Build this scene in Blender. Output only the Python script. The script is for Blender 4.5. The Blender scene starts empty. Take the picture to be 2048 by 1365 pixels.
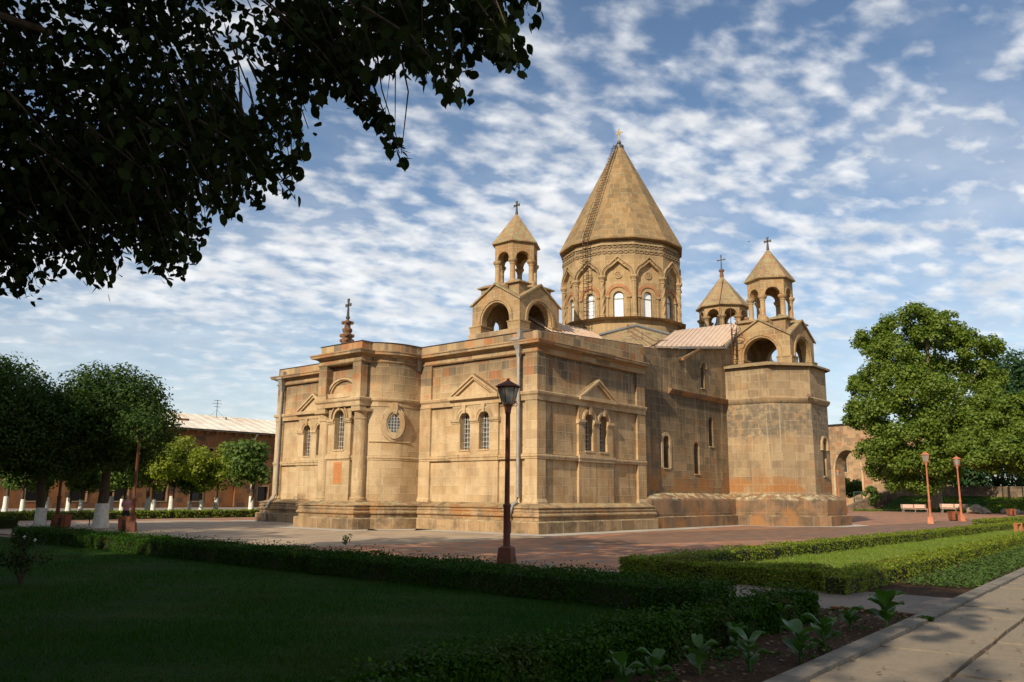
import bpy, bmesh, math, random
import numpy as np
from mathutils import Vector, Matrix
R = math.radians
sc = bpy.context.scene
col = sc.collection
random.seed(7)
rng = np.random.default_rng(7)

# ------------------------------------------------------------------ camera, sky, sun, exposure
FPX, PITCH, ROLL, YAW = 1655.13, .1843896, .00887027, .7102565
CAM = np.array([-29.91, -24.14, 1.7])
_fw = np.array([math.cos(YAW) * math.cos(PITCH), math.sin(YAW) * math.cos(PITCH), math.sin(PITCH)])
_rt = np.array([math.sin(YAW), -math.cos(YAW), 0.])
_up = np.cross(_rt, _fw)
_r2 = math.cos(ROLL) * _rt + math.sin(ROLL) * _up
_u2 = -math.sin(ROLL) * _rt + math.cos(ROLL) * _up
cd = bpy.data.cameras.new('camera')
cd.sensor_width = 36
cd.lens = 36 * FPX / 2048
cd.clip_start, cd.clip_end = .1, 5000
cam = bpy.data.objects.new('camera', cd)
col.objects.link(cam)
cam.matrix_world = Matrix(((_r2[0], _u2[0], -_fw[0], CAM[0]), (_r2[1], _u2[1], -_fw[1], CAM[1]),
                           (_r2[2], _u2[2], -_fw[2], CAM[2]), (0, 0, 0, 1)))
sc.camera = cam

SUN_EL, SUN_B = R(30), R(10)                # height of the sun, swing from the east front towards the south
SUN = Vector((-math.cos(SUN_EL) * math.cos(SUN_B), -math.cos(SUN_EL) * math.sin(SUN_B), math.sin(SUN_EL)))
ld = bpy.data.lights.new('sun', 'SUN')
ld.energy, ld.angle, ld.color = 4.8, R(.53), (1, .86, .66)
sun = bpy.data.objects.new('sun', ld)
col.objects.link(sun)
sun.rotation_euler = SUN.to_track_quat('Z', 'Y').to_euler()
sun.location = SUN * 200

w = bpy.data.worlds.new('World')
sc.world = w
w.use_nodes = True
sc.view_settings.view_transform = 'Standard'
sc.view_settings.look = 'None'
sc.view_settings.exposure = 0.27
sc.view_settings.gamma = 1
sc.cycles.max_bounces = 6
sc.cycles.diffuse_bounces = 3
sc.cycles.glossy_bounces = 2
sc.cycles.transmission_bounces = 4
sc.cycles.transparent_max_bounces = 4
sc.cycles.caustics_reflective = sc.cycles.caustics_refractive = False


# ------------------------------------------------------------------ node helpers
class NT:
    def __init__(s, nt):
        s.t = nt

    def n(s, typ, ins=None, **props):
        nd = s.t.nodes.new('ShaderNode' + typ)
        for k, v in props.items():
            setattr(nd, k, v)
        for k, v in (ins or {}).items():
            so = nd.inputs[k]
            if isinstance(v, bpy.types.NodeSocket):
                s.t.links.new(v, so)
            else:
                so.default_value = v
        return nd

    def m(s, op, a, b=0., c=0., clamp=False):
        nd = s.n('Math', {0: a, 1: b, 2: c}, operation=op)
        nd.use_clamp = clamp
        return nd.outputs[0]

    def mix(s, f, a, b, blend='MIX'):
        nd = s.n('Mix', data_type='RGBA', blend_type=blend)
        for i, v in ((0, f), (6, a), (7, b)):
            if isinstance(v, bpy.types.NodeSocket):
                s.t.links.new(v, nd.inputs[i])
            else:
                nd.inputs[i].default_value = v if i == 0 else (*v, 1) if len(v) == 3 else v
        return nd.outputs[2]

    def ramp(s, f, stops, interp='LINEAR'):
        nd = s.n('ValToRGB', {0: f})
        cr = nd.color_ramp
        cr.interpolation = interp
        while len(cr.elements) < len(stops):
            cr.elements.new(.5)
        for e, (p, c) in zip(cr.elements, stops):
            e.position = p
            e.color = (c, c, c, 1) if isinstance(c, (int, float)) else (*c, 1)
        return nd.outputs[0]

    def smooth(s, v, lo, hi):
        nd = s.n('MapRange', {0: v, 1: lo, 2: hi, 3: 0., 4: 1.}, interpolation_type='SMOOTHSTEP')
        return nd.outputs[0]

    def noise(s, vec, scale, detail=3, rough=.5, dist=0., dim='3D'):
        nd = s.n('TexNoise', {'Vector': vec, 'Scale': scale, 'Detail': detail, 'Roughness': rough, 'Distortion': dist}, noise_dimensions=dim)
        return nd.outputs[0]

    def scale(s, vec, v):
        return s.n('VectorMath', {0: vec, 1: v}, operation='MULTIPLY').outputs[0]


def mat(name):
    m = bpy.data.materials.new(name)
    m.use_nodes = True
    t = NT(m.node_tree)
    return m, t, m.node_tree.nodes['Principled BSDF']


def lin(*c):
    return tuple((x / 255 / 12.92 if x / 255 <= .04045 else ((x / 255 + .055) / 1.055) ** 2.4) for x in c)


# sky: Nishita air with a sheet of small high clouds
t = NT(w.node_tree)
bg = w.node_tree.nodes['Background']
sky = t.n('TexSky', sky_type='NISHITA')
sky.sun_disc = False
sky.sun_elevation = SUN_EL
sky.sun_rotation = math.atan2(SUN.x, SUN.y)
sky.air_density, sky.dust_density, sky.ozone_density = 1.0, .6, 1.5
tc = t.n('TexCoord')
sep = t.n('SeparateXYZ', {0: tc.outputs['Generated']})
zz = t.m('ADD', t.m('MAXIMUM', sep.outputs[2], 0.), .24)
px_, py_ = t.m('DIVIDE', sep.outputs[0], zz), t.m('DIVIDE', sep.outputs[1], zz)
pv = t.n('CombineXYZ', {0: px_, 1: py_, 2: 0.}).outputs[0]
rot = t.n('VectorRotate', {'Vector': pv, 'Angle': R(28)}, rotation_type='Z_AXIS').outputs[0]
st = t.scale(rot, (1, 1.3, 1))
cover = t.noise(t.n('VectorMath', {0: rot, 1: (3.1, 1.7, 0)}, operation='ADD').outputs[0], 1.5, 2, .5, .1)
puff = t.noise(st, 13.2, 4, .46, .08)
fine = t.noise(st, 32., 4, .55)
dens = t.m('ADD', t.m('ADD', t.m('MULTIPLY', puff, 1.05), t.m('MULTIPLY', cover, .95)), t.m('MULTIPLY', fine, .14))
mask = t.smooth(dens, .89, 1.36)
veil = t.m('MULTIPLY', t.smooth(t.noise(rot, 1.6, 5, .55, .2), .38, .74), .45)
mask = t.m('MAXIMUM', mask, veil)
mask = t.m('MULTIPLY', mask, .95)
low = t.smooth(sep.outputs[2], .02, .33)                       # near the horizon the sheet thins to an even veil
mask = t.m('ADD', t.m('MULTIPLY', mask, t.m('MULTIPLY_ADD', low, .75, .25)), t.m('MULTIPLY', t.m('SUBTRACT', 1., low), .40))
shade = t.smooth(t.noise(st, 8., 3, .5), .3, .75)
ccol = t.mix(shade, (7.6, 7.8, 8.1), (10.3, 10.3, 10.2))
blue = t.mix(1., sky.outputs[0], (1.04, 1.10, 1.14), 'MULTIPLY')
t.t.links.new(t.mix(mask, blue, ccol), bg.inputs[0])
bg.inputs[1].default_value = .085


# ------------------------------------------------------------------ materials
def finish(t, b, colr, rough=.85, bump=None, bstr=.4, bdist=.02, spec=.25):
    if isinstance(colr, bpy.types.NodeSocket):
        t.t.links.new(colr, b.inputs['Base Color'])
    else:
        b.inputs['Base Color'].default_value = (*colr, 1)
    if isinstance(rough, bpy.types.NodeSocket):
        t.t.links.new(rough, b.inputs['Roughness'])
    else:
        b.inputs['Roughness'].default_value = rough
    b.inputs['Specular IOR Level'].default_value = spec
    if bump is not None:
        bp = t.n('Bump', {'Height': bump, 'Strength': bstr, 'Distance': bdist})
        t.t.links.new(bp.outputs[0], b.inputs['Normal'])


def stone(name, blocks, bw=.75, bh=.42, mw=.012, mortar=(.42, .34, .24), upper=None, zsplit=6.3, stains=.5, streak=.5,
          lichen=0., rust=0., grain=.22, lich_top=False, pale=.3, soot=(), band=None, dark=(.075, .06, .042), irregular=.0, mort_mix=.55, lich_col=(.33, .31, .17), rust_z=None, big_scale=.55, rust_t=.48):
    """Cut tuff blocks: rows and joints from the UVs (metres), one colour per block, stains, streaks and lichen with shapes of their own."""
    m, t, b = mat(name)
    uv = t.n('UVMap').outputs[0]
    ob = t.n('TexCoord').outputs['Object']
    s = t.n('SeparateXYZ', {0: uv})
    so = t.n('SeparateXYZ', {0: ob})
    wob = t.noise(ob, 1.3, 2)
    v = t.m('ADD', s.outputs[1], t.m('MULTIPLY', t.m('SUBTRACT', wob, .5), .05 + irregular))
    rv = t.m('DIVIDE', v, bh)
    row = t.m('FLOOR', rv)
    rr = t.n('TexWhiteNoise', {'W': row}, noise_dimensions='1D').outputs[0]
    wd = t.m('MULTIPLY_ADD', rr, bw * .6, bw * .7)
    ru = t.m('ADD', t.m('DIVIDE', s.outputs[0], wd), t.m('MULTIPLY', rr, 17.3))
    colm = t.m('FLOOR', ru)
    idv = t.n('CombineXYZ', {0: colm, 1: row, 2: 3.7}).outputs[0]
    wn = t.n('TexWhiteNoise', {'Vector': idv}, noise_dimensions='3D')
    rid = wn.outputs[0]
    fu, fv = t.m('FRACT', ru), t.m('FRACT', rv)
    du = t.m('MULTIPLY', t.m('MINIMUM', fu, t.m('SUBTRACT', 1., fu)), wd)
    dv = t.m('MULTIPLY', t.m('MINIMUM', fv, t.m('SUBTRACT', 1., fv)), bh)
    dm = t.m('ADD', t.m('MINIMUM', du, dv), t.m('MULTIPLY', t.m('SUBTRACT', t.noise(ob, 9., 3), .5), .02))
    mm = t.m('SUBTRACT', 1., t.smooth(dm, mw * .35, mw * 1.1))
    cB = t.ramp(rid, blocks, 'CONSTANT')
    if upper:
        cU = t.ramp(rid, upper, 'CONSTANT')
        zf = t.m('ADD', so.outputs[2], t.m('MULTIPLY', t.m('SUBTRACT', t.noise(ob, .45, 3, .6), .5), 3.2))
        cB = t.mix(t.smooth(zf, zsplit - .5, zsplit + .5), cB, cU)
    big = t.noise(ob, big_scale, 6, .68)
    cB = t.mix(t.m('MULTIPLY', t.smooth(big, .43, .72), stains), cB, dark)
    fine_ = t.noise(ob, 3.1, 5, .7)
    cB = t.mix(t.m('MULTIPLY', t.smooth(fine_, .52, .74), stains * .5), cB, (dark[0] * 1.5, dark[1] * 1.45, dark[2] * 1.4))
    stk = t.noise(t.scale(ob, (2.6, 2.6, .20)), 1.5, 5, .65)
    sm = t.smooth(stk, .48, .76)
    cB = t.mix(t.m('MULTIPLY', sm, streak), cB, (dark[0] * 1.4, dark[1] * 1.35, dark[2] * 1.3))
    for zt_, dp_, k_ in soot:                   # soot and run-off under the ledges
        zf_ = t.m('MULTIPLY', t.smooth(t.m('ADD', so.outputs[2], t.m('MULTIPLY', stk, dp_ * .9)), zt_ - dp_ * .62, zt_ + dp_ * .35), t.m('LESS_THAN', so.outputs[2], zt_))
        cB = t.mix(t.m('MULTIPLY', zf_, k_), cB, dark)
    if band:                                    # a weathered zone between two heights
        z0_, z1_, k_, c_ = band
        zn = t.m('ADD', so.outputs[2], t.m('MULTIPLY_ADD', t.noise(ob, .5, 4, .6), 3.4, -1.7))
        bf = t.m('MULTIPLY', t.smooth(zn, z0_, z0_ + .8), t.m('SUBTRACT', 1., t.smooth(zn, z1_ - .8, z1_)))
        cB = t.mix(t.m('MULTIPLY', bf, t.m('MULTIPLY', k_, t.smooth(fine_, .30, .62))), cB, c_)
    if pale:
        ps = t.noise(t.n('VectorMath', {0: t.scale(ob, (3.4, 3.4, .16)), 1: (7., 3., 1.)}, operation='ADD').outputs[0], 1.3, 4, .6)
        cB = t.mix(t.m('MULTIPLY', t.smooth(ps, .56, .76), pale), cB, (.47, .40, .285))
    if rust:
        rn = t.noise(t.n('VectorMath', {0: ob, 1: (4.2, 9.1, 2.)}, operation='ADD').outputs[0], .8, 3, .55)
        rf = t.m('MULTIPLY', t.smooth(rn, rust_t, rust_t + .18), rust)
        if rust_z:
            zb = t.m('MULTIPLY', t.smooth(so.outputs[2], rust_z[0], rust_z[0] + .25), t.m('SUBTRACT', 1., t.smooth(t.m('ADD', so.outputs[2], t.m('MULTIPLY', t.noise(ob, 1.7, 2), 1.2)), rust_z[1] + .2, rust_z[1] + .9)))
            rf = t.m('MULTIPLY', rf, zb)
        cB = t.mix(rf, cB, (.30, .145, .055))
    if lichen:
        ln = t.noise(ob, 2.2, 5, .65)
        sp = t.noise(ob, 17., 2, .5)
        lf = t.m('MULTIPLY', t.smooth(t.m('ADD', ln, t.m('MULTIPLY', sp, .45)), .70, .86), lichen)
        if lich_top:
            nz_ = t.n('SeparateXYZ', {0: t.n('NewGeometry').outputs['True Normal']}).outputs[2]
            lf = t.m('MULTIPLY', lf, t.smooth(nz_, .25, .6))
        cB = t.mix(lf, cB, lich_col)
    cB = t.mix(t.m('MULTIPLY', t.m('MULTIPLY', mm, mort_mix), t.smooth(t.noise(ob, 1.1, 3, .6), .32, .58)), cB, mortar)
    gr = t.noise(ob, 26., 4, .6)
    cB = t.mix(1., cB, t.ramp(gr, [(.25, 1 - grain), (.75, 1 + grain)]), 'MULTIPLY')
    hgt = t.m('ADD', t.m('MULTIPLY', mm, -1.), t.m('ADD', t.m('MULTIPLY', gr, .55), t.m('MULTIPLY', rid, .25)))
    finish(t, b, cB, .93, hgt, .5, .018, .15)
    return m


CREAM = [(0, (0.485, 0.358, 0.209)), (.18, (0.514, 0.382, 0.228)), (.40, (0.456, 0.333, 0.191)), (.58, (0.504, 0.372, 0.219)), (.76, (0.441, 0.314, 0.172)), (.88, (0.475, 0.343, 0.195)), (.95, (0.398, 0.284, 0.163))]
WEATH = [(0, (.38, .27, .15)), (.18, (.29, .205, .115)), (.32, (.39, .215, .105)), (.46, (.34, .245, .14)), (.6, (.20, .15, .098)), (.7, (.42, .295, .16)), (.82, (.35, .165, .075)), (.92, (.26, .185, .115))]
OLD = [(0, (.335, .24, .14)), (.2, (.30, .215, .125)), (.4, (.36, .265, .155)), (.58, (.275, .195, .115)), (.74, (.335, .22, .12)), (.88, (.31, .225, .135)), (.95, (.385, .265, .155))]
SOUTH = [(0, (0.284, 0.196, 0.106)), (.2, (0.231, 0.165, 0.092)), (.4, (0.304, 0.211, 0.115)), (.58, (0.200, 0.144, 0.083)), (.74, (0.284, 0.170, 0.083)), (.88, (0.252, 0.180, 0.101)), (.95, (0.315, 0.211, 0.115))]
TAN = [(0, (0.360, 0.251, 0.133)), (.25, (0.333, 0.229, 0.117)), (.5, (0.378, 0.264, 0.140)), (.75, (0.315, 0.216, 0.109)), (.9, (0.360, 0.238, 0.117))]
M = {}
M['face'] = stone('sacristy_stone', CREAM, .72, .43, .022, (.60, .47, .31), WEATH, 6.9, .34, .42, rust=.25, mort_mix=.28, soot=((8.45, 1.3, .55), (6.2, .7, .3)))
M['trim'] = stone('trim_stone', CREAM, 1.3, .60, .014, (.54, .42, .28), WEATH, 8.1, .5, .5, rust=.35, mort_mix=.4)
M['plinth'] = stone('plinth_stone', [(0, (.34, .225, .12)), (.3, (.27, .18, .10)), (.55, (.38, .255, .14)), (.8, (.235, .155, .085))], 1.15, .55, .03, (.48, .39, .27), None, 0, .85, .8, rust=.9, lichen=.8, rust_z=(.5, 1.4), lich_top=True, lich_col=(.36, .33, .19), big_scale=.8)
M['old'] = stone('apse_stone', OLD, .78, .50, .026, (.52, .43, .30), None, 0, .55, .55, rust=1., rust_t=.38, irregular=.03, mort_mix=.28, rust_z=(1.9, 2.9), big_scale=.33, pale=.5, band=(5.0, 7.8, .85, (.12, .105, .08)))
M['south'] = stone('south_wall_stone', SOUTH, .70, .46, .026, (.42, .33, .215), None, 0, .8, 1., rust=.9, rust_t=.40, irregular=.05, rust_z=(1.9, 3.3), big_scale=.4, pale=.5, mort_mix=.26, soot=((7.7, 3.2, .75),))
M['southface'] = stone('sacristy_side_stone', [(p, tuple(x * k for x, k in zip(c, (.97, .91, .82)))) for p, c in CREAM], .72, .43, .024, (.56, .44, .29), [(p, tuple(x * .95 for x in c)) for p, c in WEATH], 6.9, .6, .8, rust=.35, mort_mix=.27, pale=.5, soot=((8.45, 1.6, .7), (6.2, .8, .4)))
M['bench'] = stone('bench_stone', [(0, (.25, .15, .085)), (.4, (.19, .12, .07)), (.7, (.28, .15, .08))], 1.4, .8, .014, (.42, .32, .2), None, 0, .9, .9, rust=.8, lichen=1., lich_top=True, lich_col=(.47, .43, .27), big_scale=.7)
M['tan'] = stone('dome_stone', TAN, .62, .40, .022, (.52, .42, .27), None, 0, .45, .55, mort_mix=.5, soot=((20.0, 1.2, .5),))
M['cone'] = stone('cone_stone', [(0, (.265, .17, .08)), (.3, (.225, .143, .066)), (.6, (.285, .182, .088)), (.85, (.195, .128, .062))], .6, .55, .014, (.58, .48, .33), None, 0, .5, .35, lichen=.5, mort_mix=.5, lich_col=(.20, .175, .10), grain=.35)
M['turret'] = stone('turret_stone', TAN, .6, .42, .022, (.50, .39, .25), None, 0, .5, .55, rust=.55)
M['lichen'] = stone('lichen_stone', [(0, (.28, .18, .10)), (.4, (.235, .15, .085)), (.7, (.30, .195, .108))], .5, .5, .02, (.42, .36, .24), None, 0, .6, .4, lichen=.85, lich_col=(.27, .25, .125), grain=.45)
M['redstone'] = stone('red_tuff', [(0, (.24, .10, .038)), (.3, (.205, .088, .034)), (.55, (.26, .11, .042)), (.75, (.14, .068, .036)), (.9, (.11, .064, .04))], 1.1, .55, .01, (.3, .17, .1), None, 0, .5, .5, mort_mix=.25)
M['gate'] = stone('gate_stone', [(0, (.36, .235, .13)), (.3, (.29, .19, .11)), (.55, (.40, .255, .14)), (.8, (.33, .17, .095)), (.92, (.24, .165, .10))], 1.2, .7, .02, (.35, .27, .18), None, 0, .55, .4)
M['redtrim'] = stone('red_arch_stone', [(0, (.36, .175, .085)), (.5, (.31, .145, .07))], .3, .4, .008, (.4, .28, .17), None, 0, .3, .2)


def plain(name, c, rough=.6, metal=0., var=.15, nscale=8., bstr=.15, spec=.4, c2=None):
    m, t, b = mat(name)
    ob = t.n('TexCoord').outputs['Object']
    n1 = t.noise(ob, nscale, 4, .6)
    c2 = c2 or tuple(x * (1 - var * 2) for x in c)
    cc = t.mix(t.smooth(n1, .35, .7), c, c2)
    finish(t, b, cc, rough, t.noise(ob, nscale * 4, 3), bstr, .01, spec)
    b.inputs['Metallic'].default_value = metal
    return m


M['pink'] = plain('painted_roof_metal', (.58, .44, .33), .55, 0, .16, 1.4, .1, c2=(.51, .36, .26))
M['lead'] = plain('lead_flashing', (.20, .21, .22), .5, .3)
M['zinc'] = plain('galvanised_pipe', (.34, .315, .28), .5, .25, .12, 3)
M['dkmetal'] = plain('dark_coping_metal', (.055, .045, .04), .5, .3)
M['iron'] = plain('black_iron', (.03, .025, .022), .55, .4)
M['crossiron'] = plain('grey_iron_cross', (.10, .095, .085), .5, .5)
M['rustiron'] = plain('rusty_ladder_iron', (.075, .04, .026), .8, .1)
M['gold'] = plain('gilded_cross', (.85, .6, .22), .35, .9)
M['grille'] = plain('pale_grille_paint', (.50, .50, .47), .5)
M['plaque'] = plain('orange_plaque_stone', (.50, .20, .065), .8, 0, .1, 10, .3)
M['lampred'] = plain('lamp_post_paint', (.48, .175, .085), .62, 0, .2, 5, c2=(.38, .125, .06))
M['finialstone'] = plain('brown_carved_tuff', (.20, .098, .048), .9, 0, .25, 6, .8, c2=(.10, .055, .032))
M['lamp_shaded'] = plain('shade_darkened_lamp_paint', (.14, .043, .02), .7, 0, .25, 7, .3, c2=(.10, .036, .02))  # the lamp paint with shade put into its colour, for the shaded posts
M['rubble'] = stone('shade_darkened_rubble', [(0, (.17, .125, .085)), (.3, (.12, .09, .065)), (.6, (.21, .15, .10)), (.85, (.15, .10, .07))], .5, .35, .03, (.10, .08, .06), None, 0, .7, .5)  # stone darkened to carry the tree shade over the terrace wall
M['binrust'] = plain('rusty_bin_steel', (.27, .085, .035), .8, .1, .2, 6, c2=(.17, .055, .025))
M['bark'] = plain('bark', (.085, .058, .038), .95, 0, .25, 9, .9)
M['palebark'] = plain('pale_bark', (.27, .20, .13), .95, 0, .25, 5, .6, c2=(.15, .10, .065))
M['white'] = plain('whitewash', (.72, .70, .64), .9, 0, .12, 7, .4)
M['benchwood'] = plain('pale_bench_boards', (.66, .44, .34), .7, 0, .1, 6)
M['rock'] = plain('rough_rock', (.34, .27, .20), .95, 0, .25, 2, .8)
M['concrete'] = plain('grey_concrete', (.19, .165, .13), .9, 0, .2, 3, .3)
M['boxgrey'] = plain('floodlight_housing', (.20, .12, .08), .6)
M['whiteroof'] = plain('white_roof_sheet', (.74, .68, .57), .6, 0, .08, .4, .1, c2=(.58, .47, .36))
M['black'] = plain('dark_opening', (.012, .011, .010), .9)
M['greenpaint'] = plain('green_fence_paint', (.05, .09, .07), .6)

m, t, b = mat('window_glass')
ob = t.n('TexCoord').outputs['Object']
finish(t, b, t.mix(t.noise(ob, 2.2, 2), (.10, .10, .095), (.22, .21, .19)), .12, t.noise(ob, 1.5, 2), .25, .02, .8)
M['glass'] = m
m, t, b = mat('slit_glass')
finish(t, b, (.02, .02, .02), .2, None, 0, 0, .5)
M['slit'] = m
m, t, b = mat('pale_dome_pane')
ob = t.n('TexCoord').outputs['Object']
sx = t.n('SeparateXYZ', {0: ob})
finish(t, b, t.mix(t.smooth(t.noise(t.scale(ob, (9, 9, .6)), 1., 2), .4, .6), (.72, .76, .80), (.62, .66, .70)), .35, None, 0, 0, .5)
M['pane'] = m
m, t, b = mat('frosted_lamp_glass')
ob = t.n('TexCoord').outputs['Object']
finish(t, b, t.mix(t.noise(ob, 6, 2), (.36, .35, .30), (.27, .27, .24)), .3, None, 0, 0, .5)
b.inputs['Transmission Weight'].default_value = .25
M['frost'] = m


def leafmat(name, a, c, trans=.28, rough=.55, patch=None):
    m, t, b = mat(name)
    g = t.n('NewGeometry')
    r = g.outputs['Random Per Island']
    cc = t.ramp(r, [(0, a), (.55, tuple((x + y) / 2 for x, y in zip(a, c))), (1, c)])
    if patch:                                   # dry or bare patches: (colour, size, amount)
        ob = t.n('TexCoord').outputs['Object']
        pn = t.noise(ob, patch[1], 4, .6)
        cc = t.mix(t.m('MULTIPLY', t.smooth(pn, .50, .68), patch[2]), cc, patch[0])
    finish(t, b, cc, rough, None, 0, 0, .08 if 'dark' in name or 'elm' in name else .25)
    tr = t.n('BsdfTranslucent', {'Color': t.mix(1., cc, (1.5, 1.7, .7), 'MULTIPLY')})
    mx = t.n('MixShader', {0: trans, 1: b.outputs[0], 2: tr.outputs[0]})
    out = [n for n in t.t.nodes if n.type == 'OUTPUT_MATERIAL'][0]
    t.t.links.new(mx.outputs[0], out.inputs[0])
    return m


M['leaf_elm'] = leafmat('elm_leaf', (.016, .026, .006), (.026, .040, .009), .08, .75)
M['leaf_dark'] = leafmat('dark_leaf', (.028, .055, .012), (.055, .095, .02), .2)
M['leaf_lit'] = leafmat('yellow_green_leaf', (.12, .16, .016), (.26, .28, .03), .38)
M['leaf_mid'] = leafmat('mid_green_leaf', (.06, .11, .02), (.11, .16, .03), .3)
M['leaf_plane'] = leafmat('plane_leaf', (.06, .115, .014), (.17, .215, .03), .32)
M['leaf_pine'] = leafmat('dark_evergreen_leaf', (.022, .055, .02), (.045, .085, .03), .15)
M['leaf_hedge'] = leafmat('hedge_leaf', (.085, .14, .010), (.25, .28, .024), .28, patch=((.14, .10, .03), 1.3, .55))
M['leaf_hedge_shaded'] = leafmat('dark_hedge_leaf', (.014, .048, .003), (.036, .092, .005), .2, patch=((.05, .04, .014), 1.1, .5))  # hedge leaf with the shade at the front lawn put into its colour
M['leaf_canna'] = leafmat('canna_leaf', (.030, .085, .016), (.055, .125, .022), .22, .4)
M['leaf_cover'] = leafmat('ground_cover_leaf', (.04, .09, .012), (.10, .155, .025), .25)
M['deadleaf'] = plain('dry_leaf', (.16, .095, .045), .8)
M['grass'] = leafmat('grass_blade', (.10, .165, .020), (.20, .265, .036), .3, patch=((.22, .20, .05), .9, .5))
M['grass_shaded'] = leafmat('dark_grass_blade', (.010, .048, .002), (.024, .088, .003), .25, patch=((.055, .06, .012), .55, .75))  # grass colour darkened to carry the shade over the front lawn
M['hcore'] = plain('hedge_twigs', (.03, .035, .012), .95, 0, .2, 12)
M['petal'] = plain('white_petal', (.75, .75, .7), .6)


def ground_mat(name, c1, c2, c3, scale=.5, bstr=.4, fine=30.):
    m, t, b = mat(name)
    ob = t.n('TexCoord').outputs['Object']
    a = t.noise(ob, scale, 5, .6)
    f = t.noise(ob, fine, 4, .65)
    cc = t.mix(t.smooth(a, .38, .62), c1, c2)
    cc = t.mix(t.smooth(f, .45, .75), cc, c3)
    finish(t, b, cc, .95, t.m('ADD', f, t.m('MULTIPLY', t.noise(ob, fine * .25, 3), .8)), bstr, .03, .1)
    return m


M['earth'] = ground_mat('open_ground', (.20, .15, .10), (.15, .115, .08), (.23, .18, .13), .08)
M['lawn'] = ground_mat('shade_darkened_lawn_soil_and_moss', (.008, .034, .0015), (.016, .044, .002), (.014, .020, .003), .7, .6, 22)  # ground tone lowered, the front lawn's shade is in the colour
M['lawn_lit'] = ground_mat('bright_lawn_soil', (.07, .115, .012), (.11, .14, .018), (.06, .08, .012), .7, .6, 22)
M['soil'] = ground_mat('bed_soil', (.050, .027, .014), (.036, .02, .011), (.085, .05, .03), 1.2, .9, 14)
M['asphalt'] = ground_mat('grey_road', (.24, .215, .18), (.20, .18, .155), (.28, .25, .21), .3, .2)


def paving(name, stops, bw, bh, mortar, mort_w=.008, rough=.75, stain=.3, bstr=.25, spec=.3, hatch=False):
    m, t, b = mat(name)
    ob = t.n('TexCoord').outputs['Object']
    s = t.n('SeparateXYZ', {0: ob})
    rv = t.m('DIVIDE', s.outputs[1], bh)
    row = t.m('FLOOR', rv)
    rr = t.n('TexWhiteNoise', {'W': row}, noise_dimensions='1D').outputs[0]
    ru = t.m('ADD', t.m('DIVIDE', s.outputs[0], bw), t.m('MULTIPLY', rr, 5.))
    cl = t.m('FLOOR', ru)
    idn = t.n('TexWhiteNoise', {'Vector': t.n('CombineXYZ', {0: cl, 1: row, 2: 1.}).outputs[0]}, noise_dimensions='3D').outputs[0]
    fu, fv = t.m('FRACT', ru), t.m('FRACT', rv)
    d = t.m('MINIMUM', t.m('MULTIPLY', t.m('MINIMUM', fu, t.m('SUBTRACT', 1., fu)), bw), t.m('MULTIPLY', t.m('MINIMUM', fv, t.m('SUBTRACT', 1., fv)), bh))
    mm = t.m('SUBTRACT', 1., t.smooth(d, mort_w * .4, mort_w * 1.3))
    cc = t.ramp(idn, stops, 'CONSTANT')
    a = t.noise(ob, .35, 5, .6)
    cc = t.mix(t.m('MULTIPLY', t.smooth(a, .42, .7), stain), cc, (.13, .105, .08))
    f = t.noise(ob, 18, 4, .65)
    cc = t.mix(1., cc, t.ramp(f, [(.2, .78), (.8, 1.2)]), 'MULTIPLY')
    cc = t.mix(t.m('MULTIPLY', mm, .6), cc, mortar)
    h = t.m('SUBTRACT', t.m('MULTIPLY', f, .5), mm)
    if hatch:
        wv = t.n('TexWave', {'Vector': t.n('VectorRotate', {'Vector': ob, 'Angle': R(38)}, rotation_type='Z_AXIS').outputs[0], 'Scale': 9., 'Distortion': .4}, wave_type='BANDS').outputs[1]
        h = t.m('ADD', h, t.m('MULTIPLY', wv, .35))
    finish(t, b, cc, rough, h, bstr, .012, spec)
    return m


M['redpave'] = paving('red_tuff_paving', [(0, (.36, .165, .09)), (.22, (.30, .145, .085)), (.42, (.41, .20, .11)), (.6, (.25, .15, .105)), (.75, (.33, .145, .075)), (.9, (.22, .17, .14))], .6, .42, (.2, .14, .1))
M['brownpave'] = paving('brown_tuff_paving', [(0, (.21, .115, .07)), (.3, (.175, .10, .065)), (.6, (.235, .135, .085)), (.85, (.16, .105, .08))], .6, .42, (.13, .09, .065))
M['greypave'] = paving('grey_tuff_paving', [(0, (.38, .295, .205)), (.3, (.35, .26, .175)), (.6, (.41, .31, .215)), (.85, (.31, .225, .15))], .9, .55, (.22, .18, .14))
M['crosspave'] = paving('worn_path_paving', [(0, (.19, .15, .115)), (.3, (.165, .13, .10)), (.6, (.215, .165, .125)), (.85, (.145, .115, .09))], .7, .5, (.10, .08, .06))
M['strip'] = paving('light_grey_border_paving', [(0, (.44, .405, .34)), (.4, (.41, .375, .315)), (.7, (.47, .43, .36))], 1.6, 1.1, (.25, .22, .18), .01, .7, .15)
M['slab'] = paving('concrete_path_slabs', [(0, (.22, .178, .125)), (.4, (.195, .157, .108)), (.7, (.24, .193, .135))], 50., 50., (.16, .13, .1), .02, .85, .3, .3, hatch=True)


# ------------------------------------------------------------------ mesh helpers
class Fr:
    """A wall face: u along it, z up, d outwards."""
    def __init__(s, P0, u, n):
        s.P, s.u, s.n = Vector((*P0, 0)), Vector((*u, 0)), Vector((*n, 0))

    def __call__(s, u, z, d=0.):
        p = s.P + s.u * u + s.n * d
        return Vector((p.x, p.y, z))


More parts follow.
